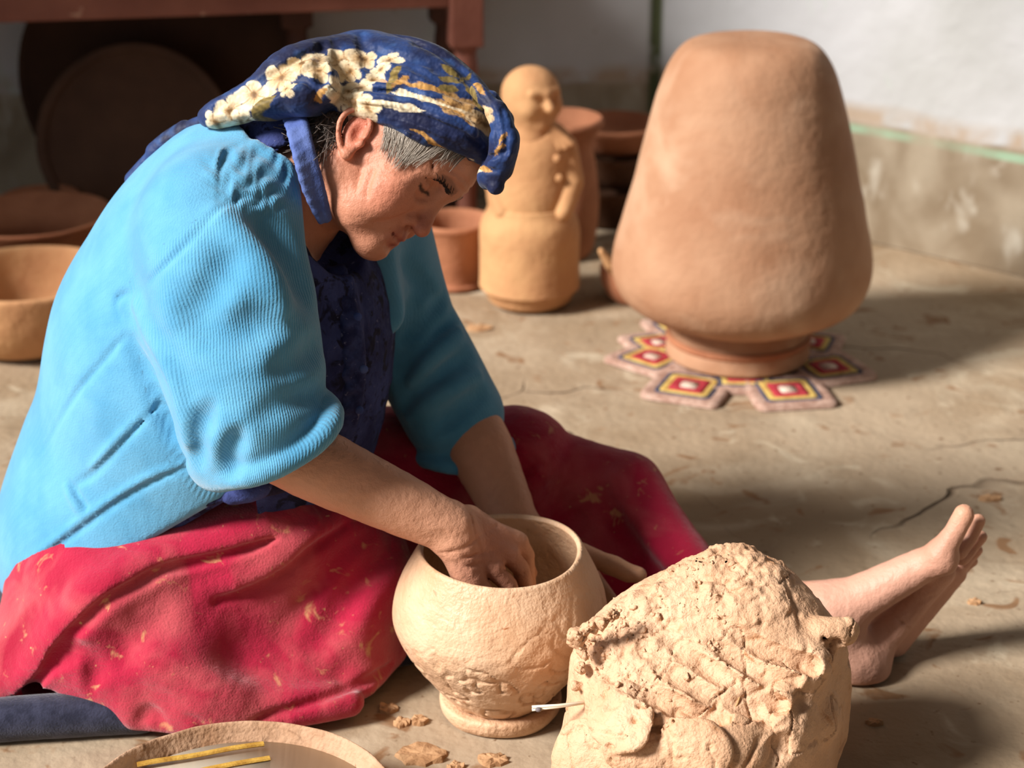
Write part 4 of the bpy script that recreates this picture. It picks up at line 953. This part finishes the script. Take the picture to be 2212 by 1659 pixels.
strands(170, [(890, 288), (925, 305), (965, 325)], [(845, 372), (868, 366), (900, 352)], (.003, .004, .003), .0026, .00042, .6)
strands(60, [(960, 322), (1000, 345)], [(930, 350), (975, 362)], (.002, .003, .0), .0024, .00045)
keep_ = (hv, hf, cnt); BROW = mat('dark brow hair', srgb(44, 34, 32), .6)
for s in (1, -1):
    Q, O = [], []; hv, hf, cnt = [], [], 0
    for i in range(90):
        t = RNG.random(); a = H(.093 - .018 * t * t, s * (.009 + .034 * t), .0325 + .006 * t - .008 * t * t + RNG.normal(0, .0018)); e = a + HS * s * RNG.uniform(.004, .008) + HU * RNG.uniform(-.001, .002)
        Q.append(np.linspace(a, e, 4)); O.append(np.linspace(.0001, .0007, 4))
    for q in B.project(np.concatenate(Q), np.concatenate(O), 3).reshape(-1, 4, 3): strand(q, [.0005, .0005, .0004, .0002])
    o = mkobj('eyebrow', np.concatenate(hv), hf, BROW, person); o['kind'] = 'stuff'
hv, hf, cnt = keep_
mkobj('hair', np.concatenate(hv), hf, HAIRG, person)['label'] = 'grey hair at the temple'
S = SDF()
S.u(hell(-.050, .018, -.015, .052, .056, .052), .01); S.u(hell(-.050, -.018, -.015, .052, .056, .052), .01); S.u(rc(H(-.055, .045, -.02), H(-.045, .046, -.07), .017, .010), .015)
S.disp(lambda p: -.0025 * fbm(p * np.array((60, 60, 60)), 3)); nv, nf = S.mesh(.003); mkobj('hair', nv, nf, HAIRD, person)['label'] = 'dark grey hair at the nape'
hv, hf, cnt = [], [], 0
A_ = S.project(np.array([H(RNG.uniform(-.06, -.02), .07, RNG.uniform(-.05, .01)) for _ in range(160)]))
for a in A_:
    d = RNG.normal(0, .012, 3)
    strand(spline([a, a + HF * .008 - HU * .012 + d * .4 + HS * .004, a + HF * RNG.uniform(-.01, .018) - HU * RNG.uniform(.015, .04) + d], 4), .0005)
mkobj('hair', np.concatenate(hv), hf, HAIRD, person)['label'] = 'stray curls of dark hair behind the ear'
# --- cardigan
def cardigan_shape(grow=0.0):
    S = SDF(); g = grow
    S.u(ell((-.472, 2.13, .135), (.186 + g, .208 + g, .19 + g)), .05)
    S.u(ell((-.370, 2.12, .30), (.215 + g, .198 + g, .20 + g)), .08)
    S.u(ell((-.335, 2.11, .43), (.205 + g, .190 + g, .19 + g)), .08)
    S.u(ell((-.325, 2.105, .545), (.135 + g, .165 + g, .115 + g)), .06)
    S.u(rc(V(-.315, 2.10, .60), NB + V(.012, 0, .035), .085 + g, .070 + g), .05)
    return S
S = cardigan_shape()
hA, hB = P(10, 1318, 2.0), P(540, 1050, 1.92); hemn = np.cross(hB - hA, V(0, 1, .1)); hemn = hemn if hemn[2] < 0 else -hemn
S.cut(plane(hA, hemn), .015)
S.u(rc(SHR + V(.0, .03, -.01), NB + V(0, 0, .0), .078, .075), .05); S.u(rc(SHL + V(0, -.02, -.01), NB, .070, .075), .05)
# sleeves
def along(a, b, t): return a + (b - a) * t
CR0 = P(548, 885, 1.885); CR1 = P(600, 985, 1.885)                     # right cuff
def ring(c, ax, r, thick, wob_=.0, n=28):
    ax = ax / np.linalg.norm(ax); a = np.cross(ax, V(0, 1, .2)); a /= np.linalg.norm(a); b = np.cross(ax, a); out = []
    for i in range(n + 1):
        t = 2 * math.pi * i / n; rr = r * (1 + wob_ * math.sin(3 * t + 1) + wob_ * .6 * math.sin(5 * t)); out.append(c + rr * (math.cos(t) * a + math.sin(t) * b) + ax * (.006 * math.sin(2 * t)))
    return chain(out, thick)
def sleeve(parts, c, ax, length, r, thick, k, wb):
    F = SDF()
    for p_ in parts: F.u(p_, .03)
    F.cut(plane(c + ax * (length + .006), ax), .01); F.u(ring(c + ax * length, ax, r, thick, wb), .010)
    F.sub(chain([c + ax * (length - .03), c + ax * length, c + ax * (length + .05)], [r * .74, r * .86, r * .92]), .010)
    lo = np.min([o[2] for o in F.ops if o[0] == 'u'], axis=0); hi = np.max([o[3] for o in F.ops if o[0] == 'u'], axis=0)
    S.u((F.ev, lo, hi), k)
axR = V(.50, .02, -.86); axR /= np.linalg.norm(axR); axL = V(.14, -.02, -1.0); axL /= np.linalg.norm(axL)
CL0 = P(985, 895, 2.215)
sleeve([chain([SHR + V(-.02, .01, -.01), along(SHR, CR0, .45) + V(-.008, 0, 0), along(SHR, CR0, .8), CR0], [.086, .094, .083, .078]),
        chain([along(SHR, CR0, .5) + V(-.055, .01, -.03), CR0 + V(-.035, .01, .0), CR0 + V(-.03, 0, -.05)], [.055, .052, .050])], CR0, axR, .045, .072, .012, .022, .05)
sleeve([chain([SHL, along(SHL, CL0, .5) + V(-.012, 0, 0), CL0 + V(-.004, 0, 0)], [.078, .066, .066])], CL0, axL, .048, .060, .011, .02, .03)
S.cut(plane((0, 0, .03), (0, 0, -1)), .01)
# open front
FRONT = [V(-.165, 2.07, .66), V(-.150, 2.03, .56), V(-.122, 1.995, .46), V(-.120, 1.985, .35), V(-.12, 2.01, .24), V(-.11, 2.06, .18)]
S.sub(chain(FRONT, [.090, .096, .098, .096, .075, .05]), .012)
S.sub(rc(NB + V(.03, 0, .06), H(-.02, 0, -.02), .078, .075), .010)
# ---- folds, seams, pocket: lines laid on the surface
def line(F, pts, r, k, sink=0.0, up=False, smooth=4, near=None):
    q = F.cast(pts, 1.5, 2.8); ok = np.abs(F.ev(q)) < .006
    if near: ok &= q[:, 1] < near
    q = q[ok]
    if len(q) < 2: return
    q = q - F.grad(q) * sink; q = spline(q, smooth)
    rr = np.interp(np.linspace(0, 1, len(q)), [0, .2, .8, 1], [r * .35, r, r, r * .35]).tolist()
    (F.u if up else F.sub)(chain(q, rr), k)
# broad folds of the near sleeve
line(S, [(560, 490), (600, 520), (640, 580), (665, 640)], .018, .028, -.005)
line(S, [(390, 640), (430, 700), (500, 715), (580, 700)], .016, .028, -.005)
line(S, [(500, 560), (470, 600), (440, 660)], .012, .03, -.004)
line(S, [(600, 800), (650, 780), (690, 740)], .012, .02, -.004)
line(S, [(455, 880), (425, 940), (430, 1000)], .013, .014, -.002)
line(S, [(520, 930), (500, 980), (500, 1020)], .012, .012, -.001)
line(S, [(560, 900), (620, 870), (690, 850)], .008, .02, -.005)
line(S, [(300, 660), (350, 760), (390, 850), (410, 950)], .008, .02, .0, True)
line(S, [(480, 470), (560, 560), (610, 660)], .008, .03, .0, True)
# underarm drop between sleeve and back
line(S, [(285, 740), (330, 830), (375, 930), (400, 1000)], .010, .016, -.004)
# armhole and side seams
line(S, [(590, 435), (540, 420), (470, 450), (400, 530), (330, 600), (270, 635), (250, 655), (262, 690)], .0042, .005, -.001)
line(S, [(475, 430), (485, 370), (500, 320), (545, 290), (590, 290)], .0042, .005, -.001)
line(S, [(270, 725), (215, 790), (150, 870), (90, 970)], .0040, .005, -.001)
line(S, [(345, 870), (270, 950), (205, 1020), (165, 1045)], .0030, .006)
line(S, [(340, 860), (262, 940), (196, 1010)], .004, .006, .001, True)
line(S, [(150, 1045), (170, 1075), (190, 1105)], .0042, .005)
line(S, [(140, 1050), (160, 1085), (178, 1112)], .004, .006, .001, True)
line(S, [(60, 1225), (150, 1160), (240, 1095), (330, 1040), (400, 1010)], .0030, .006)
line(S, [(55, 1215), (140, 1150), (230, 1085), (320, 1030), (392, 1000)], .0035, .006, .001, True)
# far sleeve folds
line(S, [(905, 620), (900, 680), (880, 740), (860, 800)], .012, .018, -.003)
line(S, [(980, 690), (930, 740), (890, 790), (860, 840)], .012, .016, -.003)
line(S, [(1010, 770), (960, 800), (900, 850), (870, 900)], .012, .016, -.003)
line(S, [(990, 720), (940, 765), (890, 820)], .008, .015, .0, True)
line(S, [(1030, 810), (960, 850), (880, 900)], .008, .015, .0, True)
line(S, [(870, 560), (900, 600), (940, 640)], .009, .015, -.002); line(S, [(1040, 850), (1000, 880), (940, 930)], .010, .014, -.003); line(S, [(960, 640), (920, 690), (880, 730)], .008, .014, -.002)
YK = P(545, 370, 1.97).astype(np.float32)
def card_d(p):
    n = -.0030 * fbm(p * 11 + 3, 2)
    e = p - YK; w = sstep(.062, .040, np.linalg.norm(e, axis=1))
    a = e[:, 0] * .5 - e[:, 2] * .86; b = e[:, 0] * .86 + e[:, 2] * .5
    cab = np.sin(a * 330 + 1.6 * np.sin(b * 260)) * np.sin(b * 210)
    return n - w * .0022 * cab
S.disp(card_d)
cv_, cf_ = S.mesh(.0034); CARD = S
# rib direction: round the sleeves, and up the body
def rib_of(v):
    ax = CR0 - SHR; ax = ax / np.linalg.norm(ax); a = np.cross(ax, V(0, 1, 0)); a /= np.linalg.norm(a); b = np.cross(ax, a)
    d = v - SHR; r = np.hypot(d @ a, d @ b); ang = np.arctan2(d @ a, d @ b) * .088
    s2 = P(250, 645, 2.0); sn = .58 * CR - .81 * CU
    inside = np.minimum(np.minimum((v - s2) @ sn, .128 - r), 2.07 - v[:, 1]); isl = inside > 0
    tors = v[:, 1] * .75 + v[:, 0] * .35
    return np.where(isl, ang, tors), sstep(.0, .009, np.abs(inside)) * np.where(isl, 1.0, .35)
KNIT = mat('turquoise knit', srgb(96, 164, 202), .95, srgb(80, 150, 190), 12, .4, .65, rib=(.0038, .00018), bump=(420, .0007, 2), sheen=.35, spec=.1)
rb_, rw_ = rib_of(cv_)
card = mkobj('cardigan', cv_, cf_, KNIT, person, attrs={'rib': rb_, 'ribw': rw_})

# --- blouse
S = cardigan_shape(-.014)
S.u(rc(NB + V(.0, 0, .01), NB + V(.02, -.0, .045), .070, .064), .02)
S.cut(plane((0, 0, .05), (0, 0, -1)), .01); S.cut((lambda p, o=(hA + V(0, 0, -.012)).astype(np.float32), a=(hemn / np.linalg.norm(hemn)).astype(np.float32): np.where(p[:, 0] < -.30, (p - o) @ a, -1.0), np.full(3, -9.), np.full(3, 9.)), .008)
S.sub(rc(NB + V(.05, 0, .04), H(.03, 0, -.08), .060, .058), .008); S.sub(rc(NB + V(.02, -.01, .03), H(-.015, 0, -.03), .060, .060), .008)
line(S, [(700, 560), (745, 660), (760, 760), (750, 860), (740, 940)], .0018, .004); line(S, [(770, 640), (790, 740), (780, 860), (760, 940)], .0018, .004)
line(S, [(757, 600), (775, 740), (765, 880)], .006, .008, .001, True)
S.disp(lambda p: -.0022 * fbm(p * 60, 2) * (p[:, 0] > -.26))
v, f = S.mesh(.0042)
DENIM = mat('indigo lace cotton', srgb(40, 46, 92), .9, srgb(62, 74, 130), 16, .4, .65, bump=(160, .002, 4), spots=[(srgb(22, 24, 52), 45, .52, .60), (srgb(104, 108, 146), 120, .66, .72)])
blouse = mkobj('blouse', v, f, DENIM, person)
BL = S; q = BL.cast([(735, 585), (762, 680), (775, 770), (770, 860), (750, 940)], 1.6, 2.6); qs = spline(q, 4); S = SDF(); S.u(chain(qs, .0085), .004)
for i, p_ in enumerate(spline(q + V(-.012, -.006, 0), 6)): S.u(sph(p_ + V(.004 * math.sin(i * 2.1), 0, 0), .008 + .002 * math.sin(i * 3.7)), .003)
PLK = (S, q)
DENIM2 = mat('pale indigo cotton', srgb(66, 86, 150), .85, srgb(96, 116, 176), 20, .4, .65, bump=(300, .0008, 3))
S, q = PLK; v, f = S.mesh(.003); mkobj('placket', v, f, mat('washed indigo ruffle', srgb(58, 68, 118), .9, srgb(38, 44, 88), 60, .4, .6, bump=(200, .0015, 3), spots=[(srgb(120, 122, 156), 150, .64, .70)]), blouse)
for k_ in (.3, .6, .85):
    i_ = int(k_ * (len(qs) - 1)); bt = SDF(); bt.u(ell(qs[i_] + V(.006, -.007, 0), (.0055, .003, .0055)), .001); v, f = bt.mesh(.0015); mkobj('button', v, f, DENIM2, blouse)
S = SDF(); top = [P(622, 235, 2.10), P(650, 250, 2.04), P(668, 320, 2.005), P(690, 400, 1.995), P(706, 470, 2.0)]; bot = [P(612, 245, 2.10), P(622, 270, 2.03), P(640, 340, 1.99), P(660, 410, 1.985), P(692, 478, 1.995)]
top = spline(top, 3); bot = spline(bot, 3)
for i in range(len(top) - 1):
    S.u(tri(top[i], bot[i], top[i + 1], .0038), .002); S.u(tri(bot[i], bot[i + 1], top[i + 1], .0038), .002)
S.u(chain(top, .0055), .004)
v, f = S.mesh(.0025); mkobj('collar', v, f, DENIM2, blouse)
# blouse edge hanging below the cardigan
S = SDF(); S.u(chain(spline([P(320, 1112, 1.945), P(400, 1092, 1.935), P(480, 1074, 1.93), P(560, 1055, 1.935), P(620, 1040, 1.96)], 4), [.006] * 9 + [.012] * 8), .01); S.disp(lambda p: -.003 * fbm(p * 40, 2))
v, f = S.mesh(.0035); mkobj('blouse_hem', v, f, DENIM, blouse)
# --- skirt
S = SDF()
S.u(ell((-.455, 2.11, .10), (.185, .250, .165)), .05)                                  # hips
S.u(chain([(-.46, 2.03, .11), (-.21, 2.04, .085)], [.105, .078]), .06)              # near thigh to knee
S.u(chain([(-.43, 1.955, .075), (-.23, 2.01, .065)], [.078, .060]), .05)           # folded shin
S.u(ell((-.30, 2.08, .13), (.17, .12, .075)), .05)                                # lap
S.u(chain([(-.36, 1.925, .05), (-.215, 1.985, .05)], [.062, .058]), .04)
S.u(chain([(-.60, 1.955, .038), (-.47, 1.95, .06)], [.060, .07]), .05)
S.u(chain([(-.70, 1.99, .03), (-.55, 1.93, .03)], [.045, .035]), .03)
S.u(chain([PZ(300, 1580, .02) + V(0, .03, .01), PZ(430, 1590, .02) + V(0, .03, .01), PZ(620, 1570, .02) + V(0, .03, .008), PZ(750, 1545, .02) + V(0, .02, .005)], [.022, .03, .026, .016]), .035)
S.u(chain([PZ(780, 1490, .02) + V(0, .01, .01), PZ(850, 1440, .02) + V(0, .02, .01)], [.02, .016]), .03)
# far leg under its share of cloth
KN = [P(1110, 1010, 2.26), P(1215, 1030, 2.26), P(1330, 1045, 2.245), P(1368, 1048, 2.235)]
S.u(chain([(-.40, 2.22, .13)] + KN, [.13, .085, .058, .044, .034]), .04)
S.u(chain([KN[-1], P(1480, 1200, 2.14), P(1540, 1275, 2.09)], [.034, .030, .030]), .02)
G = [PZ(1180, 1330, .012), PZ(1330, 1330, .012), PZ(1460, 1330, .012), PZ(1540, 1340, .012)]
S.u(chain(spline([P(225, 1250, 2.01), P(310, 1215, 2.01), P(420, 1185, 2.00), P(560, 1150, 2.01), P(700, 1160, 2.05)], 3), .066), .04)
S.u(tri(KN[0], KN[2], G[0], .03), .03); S.u(tri(KN[2], G[0], G[2], .026), .03); S.u(tri(KN[2], KN[3], G[2], .024), .03); S.u(tri(KN[3], P(1480, 1200, 2.14), G[2], .022), .03); S.u(tri(P(1540, 1275, 2.09), P(1480, 1200, 2.14), G[3], .022), .02)
S.cut(plane((0, 0, .012), (0, 0, -1)), .004)
S.sub(rc(POTB + V(0, 0, .02), POTB + V(0, 0, .16), .129), .008)
BASE = S
# deep creases and rolls
line(S, [(40, 1480), (100, 1400), (160, 1335), (230, 1270), (340, 1205), (450, 1180), (560, 1150), (640, 1115)], .024, .03, .010, True)
line(S, [(20, 1520), (81, 1476), (134, 1399), (191, 1338), (244, 1293), (346, 1236), (407, 1222), (508, 1199), (600, 1168), (690, 1140)], .008, .006, .003)
line(S, [(447, 1270), (529, 1250), (602, 1208), (659, 1160), (732, 1104)], .018, .02, .006, True)
line(S, [(470, 1300), (545, 1280), (615, 1240), (675, 1190), (745, 1135)], .009, .008, .001)
line(S, [(640, 1330), (690, 1270), (745, 1200), (800, 1160)], .010, .02, -.003)
line(S, [(690, 1400), (740, 1310), (800, 1230), (850, 1190)], .012, .025, -.003)
line(S, [(120, 1440), (160, 1410), (200, 1440), (195, 1490)], .012, .012, -.002)
line(S, [(300, 1560), (325, 1540), (350, 1565), (360, 1595)], .008, .012, -.002)
line(S, [(530, 1561), (620, 1535), (720, 1500), (801, 1468), (850, 1435)], .007, .006, .002)
line(S, [(405, 1545), (430, 1560), (440, 1590)], .006, .012, -.002)
line(S, [(250, 1420), (300, 1380), (330, 1330)], .012, .05, -.007)
line(S, [(500, 1440), (560, 1400), (640, 1390)], .014, .05, -.009)
line(S, [(340, 1430), (420, 1470), (500, 1500)], .010, .05, .002, True)
line(S, [(545, 1065), (560, 1085), (575, 1110), (578, 1128)], .0026, .004, .0, True); line(S, [(640, 1050), (665, 1075), (680, 1110), (682, 1135)], .0026, .004, .0, True); line(S, [(650, 1055), (672, 1078), (688, 1112)], .003, .004)
line(S, [(1150, 1000), (1120, 1040), (1110, 1080)], .006, .02, -.003)
line(S, [(1200, 1060), (1230, 1130), (1260, 1170)], .010, .03, -.006)
line(S, [(1330, 1040), (1380, 1120), (1440, 1210)], .006, .03, .0, True)
h = P(125, 1462, 1.93); S.sub(ell(h, (.042, .05, .020)), .012)
S.disp(lambda p: -.0045 * fbm(p * 9 + 8, 2) - .0012 * fbm(p * 40, 2))
v, f = S.mesh(.0038)
FELT = mat('crimson wool', srgb(180, 32, 66), .95, srgb(156, 20, 50), 9, .35, .7, bump=(420, .0010, 2), bump2=(60, .0015, 3), spots=[(srgb(196, 92, 96), 9, .46, .78), (srgb(196, 130, 96), 36, .63, .72), (srgb(202, 160, 110), 95, .70, .76)], sheen=.35, spec=.1)
mkobj('skirt', v, f, FELT, person)

# --- dark blanket she sits on
S = SDF()
cor = [PZ(-120, 1625, .0), PZ(320, 1585, .0), PZ(880, 1450, .0), PZ(880, 1330, 0), PZ(-120, 1300, 0)]
for a, b, c in ((0, 1, 4), (1, 3, 4), (1, 2, 3)):
    S.u(tri(cor[a] + V(0, .02, .006), cor[b] + V(0, .02, .006), cor[c] + V(0, .02, .006), .006), .004)
S.u(chain(spline([PZ(-130, 1600, .02) + V(0, .03, .005), PZ(100, 1585, .02) + V(0, .03, .006), PZ(290, 1570, .02) + V(0, .03, .004)], 4), .026), .02)
S.cut(plane((0, 0, .0005), (0, 0, -1)), .003); S.disp(lambda p: -.003 * fbm(p * 14, 2))
v, f = S.mesh(.004)
tag(mkobj('folded_blanket', v, f, mat('dark navy wool', srgb(38, 40, 58), .95, srgb(54, 56, 76), 60, .4, .6, bump=(380, .001, 2), sheen=.3, spec=.1)), 'folded dark navy blanket on the floor under the red skirt', 'blanket')
